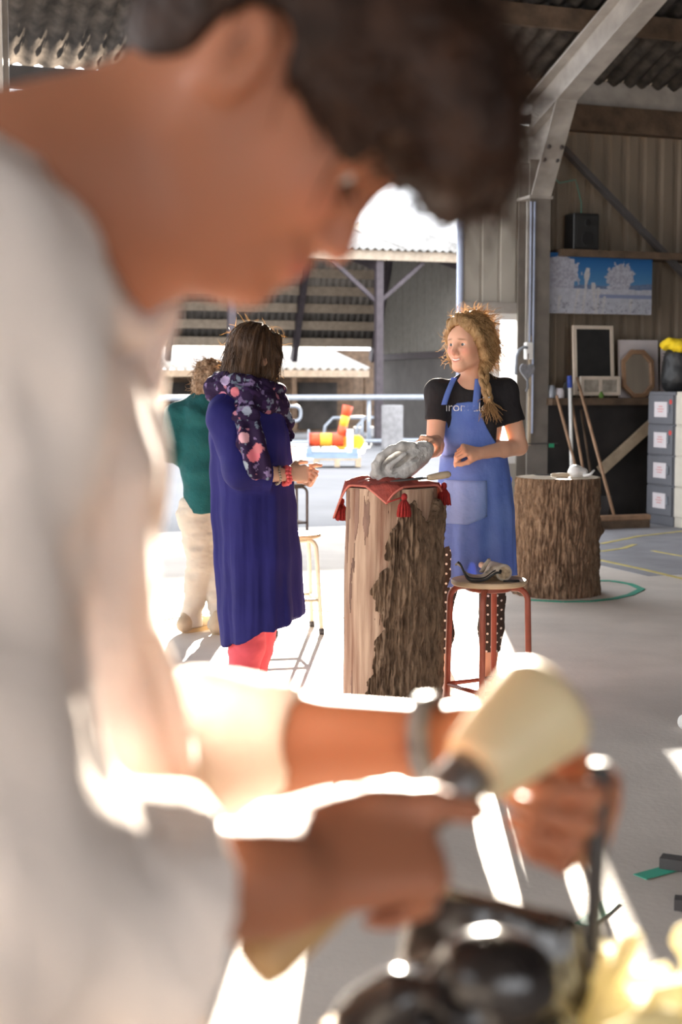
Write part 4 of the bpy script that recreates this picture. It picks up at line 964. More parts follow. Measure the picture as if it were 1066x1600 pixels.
def eyes(H, parent, iris, gaze=(1, 0, 0)):
    S = H.sc
    for s in (-1, 1):
        c = Vector(H.p(.0818, s*.031, .0055)); R = Matrix(np.stack([H.f, H.l, H.u], 1).tolist()) @ Vector(gaze).to_track_quat('Z', 'Y').to_matrix()
        b = MB(); n = 14; prof = [(.0145*S*math.sin(t), .0145*S*math.cos(t)) for t in np.linspace(2.2, .02, 12)]
        b.lathe(prof, c, 18, R); ey = b.build('eye', mat('eye white', (.72, .70, .68), .25), parent, True)
        b = MB(); b.lathe([(.0066*S, .0131*S), (.0062*S, .0146*S), (.0005*S, .0150*S)], c, 16, R); b.build('iris', mat('iris', iris, .2), ey, True)
def hand(F, W, f, n, t, sc=1., curl=(35, 50, 30), spread=.06, thumb=None, k=.004, palm_flat=True, each=None):
    """W wrist, f towards the knuckles, n out of the palm, t towards the thumb"""
    W = np.array(W, float); f = unit(f); n = unit(np.array(n)-f*np.dot(n, f)); t = unit(np.array(t)-f*np.dot(t, f)-n*np.dot(t, n)); S = sc; tips = []
    for w_, r_ in ((.026, .015), (.009, .0165), (-.009, .016), (-.026, .014)):
        F.cone(W+f*.012*S+t*w_*.55*S, W+f*.086*S+t*w_*S, r_*.95*S, r_*S*.82, .012*S)
    F.cone(W+f*.02*S+t*.018*S+n*.008*S, W+f*.055*S+t*.034*S+n*.012*S, .017*S, .014*S, .014*S)
    lens = ((.043, .026, .021), (.047, .029, .022), (.044, .027, .021), (.034, .021, .019)); offs = (.030, .0102, -.0098, -.0285)
    for i in range(4):
        c = each[i] if each else curl
        p = W+f*(.088-.004*abs(i-1))*S+t*offs[i]*S; a = 0; d0 = unit(f+t*(offs[i]*spread*20)); r = (.0092, .0098, .0093, .0082)[i]
        for j in range(3):
            a += math.radians(c[j]); d = d0*math.cos(a)+n*math.sin(a); q = p+d*lens[i][j]*S
            F.cone(p, q, r*S*(1-.08*j), r*S*(.94-.1*j), k*S); p = q
        tips.append((p, d))
    b0 = W+f*.030*S+t*.030*S+n*.008*S; th = thumb if thumb else ((.7, .55, .45), (.85, .2, .5), (.9, -.05, .45))
    p = b0
    for j, (L_, r_) in enumerate(((.042, .0125), (.033, .0108), (.027, .0098))):
        d = unit(f*th[j][0]+t*th[j][1]+n*th[j][2]); q = p+d*L_*S; F.cone(p, q, r_*S, r_*.9*S, .006*S); p = q
    return tips
def strands(roots, dirs, length, curl, r, n=7, drop=.0, wob=1.):
    b = MB()
    for p, d in zip(roots, dirs):
        p = Vector(p); d = Vector(d).normalized(); L = length*random.uniform(.5, 1.3); a = d.orthogonal().normalized(); c = d.cross(a); ph = random.uniform(0, 6.28); w = curl*random.uniform(.5, 1.5); tw = random.uniform(1.5, 4.5)*wob
        pts = [p+d*L*s+(a*math.cos(ph+s*tw)+c*math.sin(ph+s*tw)-a*math.cos(ph)-c*math.sin(ph))*w*s+Vector((0, 0, -drop*s*s)) for s in [i/(n-1) for i in range(n)]]
        b.tube(pts, [r*(1-.6*i/(n-1)) for i in range(n)], 4, False)
    return b
def surf_strands(V, N, count, mask, length, curl, r, drop=0, lift=.5, bias=(0, 0, 0)):
    idx = np.where(mask)[0]; pick = RNG.choice(idx, min(count, len(idx)), replace=False); ro, di = [], []
    for i in pick:
        t = RNG.normal(size=3); t -= N[i]*np.dot(t, N[i]); ro.append(V[i]-N[i]*.004); di.append(N[i]*lift+t*.6+np.array(bias))
    return strands(ro, di, length, curl, r, drop=drop)

# ================================================================== WOMAN IN THE BLUE APRON
def first_y(F, x, z, off=0.):                      # front surface (towards the viewer) of a field
    i = int(round((x-F.lo[0])/F.h)); k = int(round((z-F.lo[2])/F.h))
    if not (0 <= i < F.n[0] and 0 <= k < F.n[2]): return None
    c = F.d[i, :, k]-off; w = np.where(c < 0)[0]
    return None if not len(w) else F.lo[1]+F.h*w[0]
AY = 6.2
q = lambda px, py, dy=0.: np.array(at(px, py, AY+dy))
wa = thing('person', (q(745, 1000)[0], AY, 0), 'smiling person with a blonde braid in blue apron and black t-shirt', 'person', 'people in the barn')
HA = Frame(q(735, 540, .0), (-.66, -.74, -.03), (-.03, -.03, 1))
lo, hi = (q(640, 0)[0], AY-.55, -.01), (q(835, 0)[0], AY+.25, 1.78)
B_ = Field(lo, hi, .0032)
head(B_, HA, smile=.009)
B_.chain([HA.p(-.02, 0, -.03), q(740, 585, .02), q(740, 612, .02)], [.052, .046, .055], .03)
fl = ((.15, 1, 0), .68)
TB = [(q(740, 618, .02), .095), (q(739, 660, .01), .118), (q(739, 715, .01), .108), (q(742, 770, .01), .135), (q(742, 815, .01), .13)]
for (a, ra), (c, rc) in zip(TB, TB[1:]): B_.cone(a, c, ra, rc, .03, fl)
shR, elR, wrR = q(791, 612, .03), q(811, 698, .02), q(752, 708, -.125)
shL, elL, wrL = q(686, 612, -.02), q(679, 700, -.06), q(682, 689, -.27)
B_.cone(q(745, 610, .02), shR, .05, .046, .03); B_.cone(q(735, 610, .0), shL, .05, .046, .03)
B_.chain([shR, elR], [.047, .037], .02); B_.chain([elR, elR*.55+wrR*.45, wrR], [.037, .036, .0255], .015)
B_.chain([shL, elL], [.046, .037], .02); B_.chain([elL, elL*.55+wrL*.45, wrL], [.037, .036, .0255], .015)
hand(B_, wrR, unit(q(722, 702, -.16)-wrR), (-.25, .55, -.75), (-.4, -.75, -.45), .95, each=((48, 42, 25), (58, 55, 25), (62, 60, 30), (66, 60, 30)), thumb=((.75, .3, .55), (.85, .05, .55), (.95, -.1, .4)))
hand(B_, wrL, (-.45, -.72, .10), (-.35, -.05, -.93), (.75, -.6, -.15), .95, each=((28, 38, 25), (36, 40, 25), (40, 45, 25), (45, 48, 30)), thumb=((.6, .5, .55), (.8, .2, .5), (.9, 0, .4)))
kL, kR = q(688, 945, -.02), q(769, 935, .02); aL, aR = q(690, 1058, .02), q(764, 1050, .03)
for hp, k_, a_ in ((q(716, 810), kL, aL), (q(766, 810), kR, aR)):
    B_.cone(hp, k_, .085, .05, .03); B_.cone(k_, k_*.6+a_*.4, .048, .05, .02); B_.cone(k_*.6+a_*.4, a_, .05, .03, .02); B_.cone(a_, a_+np.array([-.02, -.06, -.045]), .03, .03, .02)
V, F = B_.mesh(1)
base = (.60, .335, .225); tint = face_tint(V, HA, base, (.50, .13, .11), (.62, .20, .14), (.20, .11, .06), .009)
M['skin'] = skin_mat('skin', base); link_mesh('body', V, F, M['skin'], wa, True, tint=tint)
eyes(HA, wa, (.05, .07, .08), (1, -.12, -.05))
tb = MB(); tb.tube([HA.p(.1075-abs(y)*.42*abs(y)/.02, y, -.0600+.009*(y/.025)**2) for y in np.linspace(-.017, .017, 9)], .0034, 6); tb.build('teeth', mat('teeth', (.8, .77, .72), .3), wa, True)
# hair: swept back, braid over the shoulder
M['blonde'] = mat('blonde hair', (.26, .14, .055), .55, c2=(.52, .33, .15), vscale=40, stretch=(1, 1, .35), bump=.5, bscale=120, trans=.22, detail=6)
M['rim_fly'] = mat('strands painted sunlit', (.60, .42, .22), .5, trans=.5)  # lighter copy of the blonde, rim sunlight painted into its colour
Fh = Field(HA.o-np.array([.2, .2, .27]), HA.o+np.array([.2, .2, .2]), .0035)
Fh.ell(HA.p(-.018, 0, .052), (.110, .090, .098), HA.R, .01)
Fh.ell(HA.p(-.05, .02, -.02), (.085, .082, .09), HA.R, .03)
for s in (-1, 1): Fh.chain([HA.p(.065, s*.052, .095), HA.p(.04, s*.083, .03), HA.p(.005, s*.085, -.04), HA.p(-.03, s*.06, -.09)], [.022, .020, .024, .03], .02)
Fh.chain([HA.p(.085, -.03, .085), HA.p(.07, .0, .115), HA.p(.085, .035, .08)], [.016, .02, .016], .03)
L = [Fh.xyz()[i]-HA.o[i] for i in range(3)]; lf = sum(L[i]*HA.f[i] for i in range(3)); ll = sum(L[i]*HA.l[i] for i in range(3)); lu = sum(L[i]*HA.u[i] for i in range(3))
# open the face: cut a rounded window in front
Fh.cut(-np.maximum(np.maximum(.062+.25*np.maximum(lu-.055, 0)+.10*np.abs(ll)*0-lf, np.sqrt((ll/.067)**2+((lu+.02)/.108)**2)*.06-.06), -9))
V, F = Fh.mesh(2); N = normals(V, F); Lc = HA.loc(V)
th = np.arctan2(Lc[:, 1], Lc[:, 2]+.02); g = fbm(np.stack([th*9, Lc[:, 0]*16, Lc[:, 2]*6], -1), 3)-.45
V += N*(g*.022)[:, None]
hr = link_mesh('hair', V, F, M['blonde'], wa, True)
bp = [HA.p(-.03, .055, -.055), q(757, 572, -.03), q(756, 588, -.07), q(758, 602, -.10), q(762, 617, -.115), q(763, 626, -.12)]
br = MB()
def spl(pts, n):
    pts = [np.array(p) for p in pts]; out = []
    for t in np.linspace(0, len(pts)-1.001, n):
        i = int(t); f_ = t-i; p0, p1, p2, p3 = pts[max(i-1, 0)], pts[i], pts[min(i+1, len(pts)-1)], pts[min(i+2, len(pts)-1)]
        out.append(.5*((2*p1)+(-p0+p2)*f_+(2*p0-5*p1+4*p2-p3)*f_**2+(-p0+3*p1-3*p2+p3)*f_**3))
    return out
sp_ = spl(bp, 40)
for ph in range(3):
    pts, rs = [], []
    for i, p in enumerate(sp_):
        a = i/39*9+ph*2.094; w = .014*(1-.25*i/39); pts.append(p+np.array([math.sin(a)*w, math.sin(2*a)*.006-.004, 0])); rs.append(.0145*(1-.2*i/39))
    br.tube(pts, rs, 10)
brd = br.build('braid', M['blonde'], wa, True)
b = MB(); b.tube([sp_[34]+np.array([math.cos(t)*.019, math.sin(t)*.017, 0]) for t in np.linspace(0, 6.283, 15)], .004, 6); b.build('hair_tie', M['galv'], brd, True)
b = strands([sp_[35]+RNG.normal(size=3)*.006 for _ in range(90)], [(RNG.normal()*.25+.12, -.15+RNG.normal()*.15, -1) for _ in range(90)], .085, .014, .0022, drop=.0); tag(b.build('braid_end', M['blonde'], wa), kind='stuff')
ro = RNG.choice(len(V), 1300, replace=False); ok = [i for i in ro if Lc[i, 2] > -.09 and Lc[i, 0] < .06 and N[i, 1] > -.3][:380]
b = strands([V[i]-N[i]*.004 for i in ok], [N[i]*.55+np.cross(N[i], RNG.normal(size=3))*.6 for i in ok], .042, .016, .0008, 9); tag(b.build('hair_strands', M['rim_fly'], wa), kind='stuff')
ok = [i for i in RNG.choice(len(V), 700, replace=False) if Lc[i, 2] > -.1]
b = strands([V[i]+N[i]*.001 for i in ok], [N[i]*.06-HA.f*.5-HA.u*.45*(Lc[i, 2] < .08)+RNG.normal(size=3)*.12 for i in ok], .07, .008, .0013, 7); tag(b.build('hair_locks', M['blonde'], wa), kind='stuff')
# t-shirt
M['tee'] = mat('black cotton', (.012, .010, .012), .85, var=.2, bump=.15, bscale=60)
T_ = Field((lo[0], AY-.3, .85), (hi[0], AY+.25, 1.45), .005)
for (a, ra), (c, rc) in zip(TB[:4], TB[1:4]): T_.cone(a, c, ra+.016, rc+.014, .03, fl)
T_.cone(q(745, 611, .02), shR, .056, .053, .03); T_.cone(q(735, 611, 0), shL, .056, .052, .03)
sR, sL_ = shR+(elR-shR)*.56, shL+(elL-shL)*.52
T_.cone(shR, sR, .053, .055, .03); T_.cone(shL, sL_, .052, .052, .03)
for s_, e_, m_ in ((sR, elR, 1), (sL_, elL, -1)):
    d = unit(e_-s_); x, y, z = T_.xyz(); w = ((x-s_[0])*d[0]+(y-s_[1])*d[1]+(z-s_[2])*d[2]); T_.cut(np.where((x-q(740, 0)[0])*m_ > .105, w, -1))
T_.cone(q(738, 556, -.10), q(737, 590, -.035), .05, .056, .012, op='s')            # neckline
x, y, z = T_.xyz(); T_.cut(np.float32(q(0, 735)[2])-z+0*x+0*y)
V, F = T_.mesh(2); V += normals(V, F)*((fbm(V*np.array([14, 14, 7]))-.47)*.022)[:, None]; tee = link_mesh('t_shirt', V, F, M['tee'], wa, True)
def text_on(F, s, px, py, size, m, parent, name, Y=AY):
    cu_ = bpy.data.curves.new('t', 'FONT'); cu_.body = s; cu_.size = size; cu_.extrude = .0; to = bpy.data.objects.new('t', cu_); col.objects.link(to)
    dg = bpy.context.evaluated_depsgraph_get(); me = to.evaluated_get(dg).to_mesh(); Vt = [v.co.copy() for v in me.vertices]; Ft = [tuple(p.vertices) for p in me.polygons]
    o_ = at(px, py, Y); W = []
    for v in Vt:
        x, z = o_.x+v.x, o_.z+v.y; y = first_y(F, x, z); W.append((x, (y if y is not None else Y-.1)-.009, z))
    to.to_mesh_clear() if hasattr(to, 'to_mesh_clear') else None
    bpy.data.objects.remove(to); return link_mesh(name, W, Ft, m, parent)
text_on(T_, 'irondale', 694, 642, .054, M['white'], tee, 'shirt_lettering')
# apron
M['apron'] = mat('blue apron cloth', (.10, .17, .52), .8, c2=(.15, .24, .60), vscale=7, bump=.25, bscale=35, trans=.22)
M['apron_dusty'] = mat('dusty blue cloth', (.13, .21, .50), .85, c2=(.20, .28, .55), vscale=6, bump=.2, bscale=40)
zt_, zw, zh = q(0, 628)[2], q(0, 722)[2], q(0, 907)[2]
A_ = Field((lo[0], AY-.3, zw-.06), (hi[0], AY+.15, zt_+.02), .0045)
for (a, ra), (c, rc) in zip(TB[:4], TB[1:4]): A_.cone(a, c, ra+.026, rc+.024, .03, fl)
x, y, z = A_.xyz(); xb0, xb1 = q(690, 628)[0], q(747, 628)[0]; tt = np.clip((zt_-z)/(zt_-zw), 0, 1)
le = xb0-.03*(1-tt)+(q(680, 720)[0]-xb0)*tt**1.2; re = xb1+.0+(q(797, 720)[0]-xb1)*(tt**1.7)
A_.cut(np.maximum(np.maximum(le-x, x-re), z-zt_)+0*y); A_.cut((y-(AY-.0))+0*x+0*z)
V, F = A_.mesh(2); V += normals(V, F)*((fbm(V*np.array([16, 16, 8]))-.47)*.014)[:, None]
ap = link_mesh('apron', V, F, M['apron'], wa, True)
nth, nz = 90, 46; P = np.zeros((nth, nz, 3))
for i in range(nth):
    th = math.radians(-128+250*i/(nth-1))          # 0 faces the viewer
    for j in range(nz):
        t = j/(nz-1); zb = zh+(-.012*math.sin(th)*-1)+.012*math.sin(th*1.3)
        z = zw+.03+(zb-zw-.03)*t; cx = q(740+5*t, 800)[0]
        a_, b_ = .148+.026*min(1, t*2.2)+.004*t, .122+.018*min(1, t*2)
        rip = (.010*math.sin(th*6+2.0+t*1.5)+.007*math.sin(th*13+1))*t+.012*(fbm(np.array([th*2.2, t*4, 3.]))-.45)
        P[i, j] = (cx+(a_+rip)*math.sin(th), AY+.01-(b_+rip)*math.cos(th), z)
b = MB(); b.grid(P, .003); sk = b.build('skirt', M['apron'], ap, True)
def skirt_pt(px, py, off=.006):
    x, z = q(px, py)[0], q(px, py)[2]; j = int(np.clip(np.argmin(np.abs(P[45, :, 2]-z)), 0, nz-1)); row = P[20:70, j]; k = np.argmin(np.abs(row[:, 0]-x)); return np.array([x, row[k, 1]-off, z])
Pk = np.array([[skirt_pt(692+(757-692)*i/13, 748+(815-748)*j/13*(1-.18*max(0, i-7)/6*(j/13)), .007) for j in range(14)] for i in range(14)])
b = MB(); b.grid(Pk, .003); b.build('pocket', M['apron_dusty'], ap, True)
for pts in (((692, 632), (697, 616), (703, 602), (709, 590)), ((741, 640), (743, 622), (745, 606), (747, 592))):
    S_ = []
    for (px, py) in spl(pts, 14):
        w_ = q(px, py); ys_ = [v for v in (first_y(T_, w_[0], w_[2]), first_y(B_, w_[0], w_[2])) if v is not None and v > AY-.16]; y = min(ys_) if ys_ else AY-.03
        S_.append(np.array([w_[0], y-.014, w_[2]]))
    wd = .0125 if pts[0][0] < 700 else .017; ys = np.array([s[1] for s in S_]); ys = np.convolve(np.pad(ys, 2, 'edge'), np.ones(5)/5, 'valid')
    G = np.array([[s+np.array([k*wd, ys[i]-s[1]+.004*abs(k), 0]) for k in (-1, -.33, .33, 1)] for i, s in enumerate(S_)])
    b = MB(); b.grid(G, .003); b.build('neck_strap', M['apron'], ap, True)
wp = q(793, 738, .05); b = MB(); b.tube([wp, wp+np.array([.02, .03, -.03]), wp+np.array([.012, .03, -.09])], .006, 6, flat=.4); b.build('waist_tie', M['apron'], ap, True)
# dotted leggings
def dotted(name, c, dot, sp):
    m = mat(name, c, .85); nt = m.node_tree; tc = nt.nodes.new('ShaderNodeTexCoord'); mp = nt.nodes.new('ShaderNodeMapping'); mp.inputs['Rotation'].default_value = (math.radians(90), 0, 0)
    sx = nt.nodes.new('ShaderNodeSeparateXYZ'); cb = nt.nodes.new('ShaderNodeCombineXYZ'); L = nt.links; L.new(tc.outputs['Object'], sx.inputs[0]); L.new(sx.outputs[0], cb.inputs[0]); L.new(sx.outputs[2], cb.inputs[1])
    mp.inputs['Rotation'].default_value = (0, 0, math.radians(45)); L.new(cb.outputs[0], mp.inputs[0])
    v = nt.nodes.new('ShaderNodeTexVoronoi'); v.voronoi_dimensions = '2D'; v.inputs['Scale'].default_value = sp; v.inputs['Randomness'].default_value = .12; L.new(mp.outputs[0], v.inputs['Vector'])
    lt_ = nt.nodes.new('ShaderNodeMath'); lt_.operation = 'LESS_THAN'; lt_.inputs[1].default_value = .17; L.new(v.outputs['Distance'], lt_.inputs[0])
    mx = nt.nodes.new('ShaderNodeMix'); mx.data_type = 'RGBA'; mx.inputs[6].default_value = (*c, 1); mx.inputs[7].default_value = (*dot, 1); L.new(lt_.outputs[0], mx.inputs[0]); L.new(mx.outputs[2], nt.nodes['Principled BSDF'].inputs['Base Color']); return m
G_ = Field((lo[0], AY-.2, .2), (hi[0], AY+.2, .9), .005)
for hp, k_, a_ in ((q(716, 805), kL, aL), (q(766, 805), kR, aR)):
    G_.cone(hp, k_, .093, .057, .03); m_ = k_*.6+a_*.4; G_.cone(k_, m_, .055, .056, .02); G_.cone(m_, a_, .056, .034, .02)
x, y, z = G_.xyz(); G_.cut(np.float32(q(0, 1024)[2])-z+0*x+0*y); V, F = G_.mesh(2); V += normals(V, F)*((fbm(V*18)-.47)*.012)[:, None]
link_mesh('leggings', V, F, dotted('dotted leggings', (.040, .026, .020), (.75, .70, .64), 34), wa, True)
M['shoe'] = mat('pale sneaker', (.66, .56, .54), .7, var=.08, vscale=30)
def shoe(a, f, m, parent, L_=.25, w=.042, sole=None):
    a = np.array(a, float); f = unit((f[0], f[1], 0)); g = np.array([a[0], a[1], 0]); Fs = Field(g-np.array([.2, .22, .005]), g+np.array([.2, .22, .17]), .006)
    h_, t_ = g-f*.06, g+f*(L_-.09)
    Fs.cone(h_+np.array([0, 0, .045]), t_+np.array([0, 0, .032]), w, w*.82, .01); Fs.cone(h_+np.array([0, 0, .05]), h_+f*.03+np.array([0, 0, .10]), w*.9, w*.85, .03); Fs.cone(h_+f*.08+np.array([0, 0, .06]), t_+np.array([0, 0, .03]), w*.75, w*.7, .03)
    x, y, z = Fs.xyz(); Fs.cut(.002-z+0*x+0*y); V, F = Fs.mesh(2); s = link_mesh('shoe', V, F, m, parent, True)
    b = MB(); n = 20; pts = []
    for k in range(n):
        t = 2*math.pi*k/n; c_, s_ = math.cos(t), math.sin(t); lat = np.array([-f[1], f[0], 0]); pts.append((h_+t_)/2+f*((L_-.03)/2+w*.55)*c_*(abs(c_)**-.25 if abs(c_) > .01 else 1)*.93+lat*w*1.02*s_)
    b.add([tuple(p) for p in pts]+[tuple(p+np.array([0, 0, .022])) for p in pts], [tuple(range(n-1, -1, -1)), tuple(range(n, 2*n))]+[(i, (i+1) % n, (i+1) % n+n, i+n) for i in range(n)]); b.build('sole', sole or M['white'], s); return s
shoe(aR+np.array([0, .0, 0]), (-.25, -.97), M['shoe'], wa); shoe(aL, (-.35, -.94), M['shoe'], wa)

# ================================================================== WOMAN IN THE BLUE DRESS
DY = 5.9
q = lambda px, py, dy=0.: np.array(at(px, py, DY+dy))
wd_ = thing('person', (q(395, 1000)[0], DY, 0), 'person seen from behind in long blue dress and flowered scarf', 'person', 'people in the barn')
HD = Frame(q(397, 560), (.74, .64, -.16), (.05, .02, 1))
lo, hi = (q(300, 0)[0], DY-.4, -.01), (q(510, 0)[0], DY+.4, 1.70)
B_ = Field(lo, hi, .004)
head(B_, HD)
B_.chain([HD.p(-.02, 0, -.03), q(390, 600, .0), q(388, 640, 0)], [.055, .05, .07], .03)
B_.chain([q(388, 650), q(392, 800), q(398, 900)], [.12, .12, .13], .03)
sh, el, wr_ = q(350, 650, -.13), q(374, 738, -.21), q(447, 742, -.15)
sh2, el2, wr2 = q(430, 648, .14), q(445, 735, .13), q(462, 742, .0)
B_.chain([q(388, 645), sh, el, el*.5+wr_*.5, wr_], [.06, .05, .04, .037, .026], .02); B_.chain([q(388, 645), sh2, el2, wr2], [.06, .05, .04, .026], .02)
hand(B_, wr_, (.93, .34, .05), (.1, .9, -.2), (.2, .2, .9), .95, each=((50, 70, 30), (55, 75, 35), (60, 75, 35), (60, 75, 35)), thumb=((.7, .5, .4), (.9, .2, .4), (.95, 0, .4)))
hand(B_, wr2, (.85, -.3, -.25), (-.1, -.75, .5), (.3, .3, .8), .9, each=((65, 80, 40),)*4)
ln, lf_ = [(q(386, 940, -.05), .085), (q(386, 1010, -.04), .062), (q(372, 1105, -.02), .038)], [(q(408, 930, .06), .08), (q(400, 1010, .08), .06), (q(388, 1100, .09), .036)]
for c in (ln, lf_):
    B_.chain([p for p, r in c], [r for p, r in c], .02); e = c[-1][0]; B_.cone(e, (e[0]+.03, e[1]+.03, .05), .035, .03, .02)
V, F = B_.mesh(1); base2 = (.62, .37, .26); link_mesh('body', V, F, M['skin'], wd_, True, tint=face_tint(V, HD, base2, (.5, .17, .15)))
M['dress'] = mat('royal blue jersey', (.011, .010, .085), .8, c2=(.015, .013, .11), vscale=5, bump=.08, bscale=40, spec=.2, trans=.0)
D_ = Field((lo[0], DY-.4, .25), (hi[0], DY+.36, 1.42), .0055)
sec = [(606, 362, 418, .10), (622, 346, 436, .13), (645, 333, 446, .16), (685, 327, 452, .175), (735, 328, 457, .18), (800, 332, 462, .185), (870, 338, 469, .19), (950, 344, 474, .195), (1010, 347, 478, .195)]
for (y0, a0, b0, d0), (y1, a1, b1, d1_) in zip(sec, sec[1:]):
    r0, r1 = (b0-a0)/2/376, (b1-a1)/2/376; D_.cone(q((a0+b0)/2, y0), q((a1+b1)/2, y1), r0, r1, .015, ((0, 1, 0), d0/r0))
se_ = el+(wr_-el)*.62
D0 = D_; D_ = D0.like(0); D_.d[:] = 9; D_.chain([q(352, 640, -.10), q(352, 655, -.15), el+np.array([.005, 0, .01]), se_+np.array([0, 0, -.012])], [.07, .075, .068, .058], .035)
D_.chain([sh2, el2, el2+(wr2-el2)*.5], [.07, .065, .055], .03)
x, y, z = D_.xyz(); d = unit(wr_-el); D_.cut((x-se_[0])*d[0]+(y-se_[1])*d[1]+(z-se_[2])*d[2]-.012); D0._put((slice(None),)*3, D_.d, .035, 'u'); D_ = D0
xl, xr, zl, zr2 = q(350, 0)[0], q(473, 0)[0], q(0, 1004)[2], q(0, 957)[2]
tt = np.clip((x-xl)/(xr-xl), -.1, 1.1); hem = zl+(zr2-zl)*(tt**1.0)*1.0+.03*np.sin(np.clip(tt, 0, 1)*math.pi)*-.15; hem = hem+.35*np.maximum(0, tt-.25)*np.maximum(0, .62-tt)
D_.cut(hem-z+0*y); D_.cone(q(390, 585), q(389, 618), .075, .07, .015, op='s')
V, F = D_.mesh(3); N = normals(V, F); ctr = np.array([q(400, 0)[0], DY, 0]); th = np.arctan2(V[:, 1]-ctr[1], V[:, 0]-ctr[0]); dn = np.clip((1.25-V[:, 2])/.7, 0, 1)
fold = (np.sin(th*7+2.2*np.sin(V[:, 2]*2.3)+.6)*.55+np.sin(th*15+1.5*np.sin(V[:, 2]*3+1))*.3+(fbm(np.stack([th*6, V[:, 2]*2.4, 0*th], -1), 3)-.45)*1.6)
dr_ = fbm(np.stack([V[:, 0]*9+V[:, 2]*5, V[:, 1]*9, V[:, 2]*11], -1), 2)-.37
V += N*((fold*.012*(.25+.75*dn))+dr_*.018*(1-dn*.7))[:, None]
dress = link_mesh('dress', V, F, M['dress'], wd_, True)
# scarf
S_ = Field((q(312, 0)[0], DY-.36, 1.0), (q(472, 0)[0], DY+.3, 1.48), .0045)
ring = lambda cx, cy, rx, ry, tilt, n=14, ph=0: [q(cx+rx*math.cos(t), cy+tilt*math.cos(t)+tilt*.3*math.sin(t), ry*math.sin(t)) for t in np.linspace(ph, ph+2*math.pi, n)]
for (cx, cy, rx, ry, tilt, r_) in ((386, 603, 46, .125, 8, .034), (386, 618, 50, .14, 14, .036), (392, 630, 47, .14, 12, .030)):
    p = ring(cx, cy, rx, ry, tilt)
    for a, c in zip(p, p[1:]): S_.cone(a, c, r_, r_, .012)
S_.ell(q(338, 612, -.03), (.045, .06, .05), k=.03); S_.ell(q(428, 632, -.03), (.05, .06, .05), k=.03)
tl = [(380, 618, -.17, .04), (383, 650, -.225, .050), (392, 690, -.265, .058), (402, 722, -.285, .054), (410, 738, -.285, .035)]
for (x0, y0, d0, r0), (x1, y1, d1_, r1) in zip(tl, tl[1:]): S_.cone(q(x0, y0, d0), q(x1, y1, d1_), r0, r1, .012, ((.1, 1, .1), .30))
for (x0, y0, d0, r0), (x1, y1, d1_, r1) in zip([(425, 640, -.06, .045), (442, 658, -.02, .04), (452, 682, .0, .012)], [(442, 658, -.02, .04), (452, 682, .0, .012), (453, 690, 0, .006)]): S_.cone(q(x0, y0, d0), q(x1, y1, d1_), r0, r1, .012, ((.4, .9, 0), .30))
V, F = S_.mesh(1); N = normals(V, F); g = fbm(np.stack([V[:, 0]*13, V[:, 1]*13, V[:, 2]*34+V[:, 0]*10], -1), 3)-.45
tail = (V[:, 2] < q(0, 655)[2]); g = np.where(tail, np.sin(V[:, 0]*95+V[:, 2]*22)*.22, g)
V += N*(g*.034)[:, None]
def flowers(V, seed):
    c = np.tile(np.array([.022, .010, .040]), (len(V), 1)); 
    n = fbm(V*24+seed, 2); c[n > .47] = (.04, .018, .07); n = fbm(V*42+seed+5, 3); c[n > .60] = (.20, .14, .28); n = fbm(V*48+seed+11, 3); c[n > .60] = (.16, .19, .25)
    n = fbm(V*30+seed+23, 2); c[n > .60] = (.40, .16, .22); return c
tint = flowers(V, 3.)
for (px, py, r_, cc) in ((404, 706, .026, (.62, .16, .20)), (410, 696, .02, (.58, .18, .20)), (388, 680, .022, (.60, .33, .38)), (372, 612, .02, (.55, .16, .2)), (392, 640, .018, (.32, .35, .45)), (388, 722, .02, (.30, .34, .40)), (356, 595, .02, (.45, .35, .55)), (352, 618, .018, (.55, .2, .3))):
    p = q(px, py); dd = np.hypot(V[:, 0]-p[0], V[:, 2]-p[2])+.008*(fbm(V*60)-.45); m_ = (dd < r_) & (V[:, 1] < DY+.05); tint[m_] = cc
link_mesh('scarf', V, F, vcol_mat('flowered scarf', .85, .2, trans=.18), wd_, True, tint=tint)
# hair
M['brown'] = mat('brown hair', (.030, .014, .007), .5, c2=(.10, .05, .022), vscale=30, stretch=(1.6, 1.6, .22), bump=.5, bscale=110, trans=.15, detail=6)
Fh = Field(HD.o-np.array([.2, .2, .22]), HD.o+np.array([.2, .2, .2]), .0038)
Fh.ell(HD.p(-.012, 0, .045), (.115, .092, .104), HD.R, .01); Fh.chain([HD.p(-.035, 0, .02), HD.p(-.05, 0, -.06), HD.p(-.06, 0, -.14)], [.085, .078, .062], .03)
for s in (-1, 1): Fh.chain([HD.p(.055, s*.058, .09), HD.p(.045, s*.08, .02), HD.p(.03, s*.078, -.06), HD.p(.02, s*.07, -.13)], [.024, .026, .028, .02], .02)
V, F = Fh.mesh(2); N = normals(V, F); Lc = HD.loc(V); th = np.arctan2(Lc[:, 1], -Lc[:, 0]+.02); V += N*((fbm(np.stack([th*11, Lc[:, 2]*5, 0*th], -1), 3)-.45)*.022)[:, None]
link_mesh('hair', V, F, M['brown'], wd_, True)
ok = [i for i in RNG.choice(len(V), 1100, replace=False) if Lc[i, 2] > -.12]
b = strands([V[i] for i in ok], [N[i]*.05-HD.u*.75+RNG.normal(size=3)*.10 for i in ok], .10, .006, .0012, 6); tag(b.build('hair_locks', M['brown'], wd_), kind='stuff')
ok = [i for i in RNG.choice(len(V), 420, replace=False) if Lc[i, 2] > -.1 and N[i, 1] > -.1]
b = strands([V[i]-N[i]*.003 for i in ok], [N[i]*.6+RNG.normal(size=3)*.5 for i in ok], .040, .018, .0008, 8); tag(b.build('hair_strands', M['rim_fly'], wd_), kind='stuff')  # same pale copy paints a sunlit rim on the brown hair
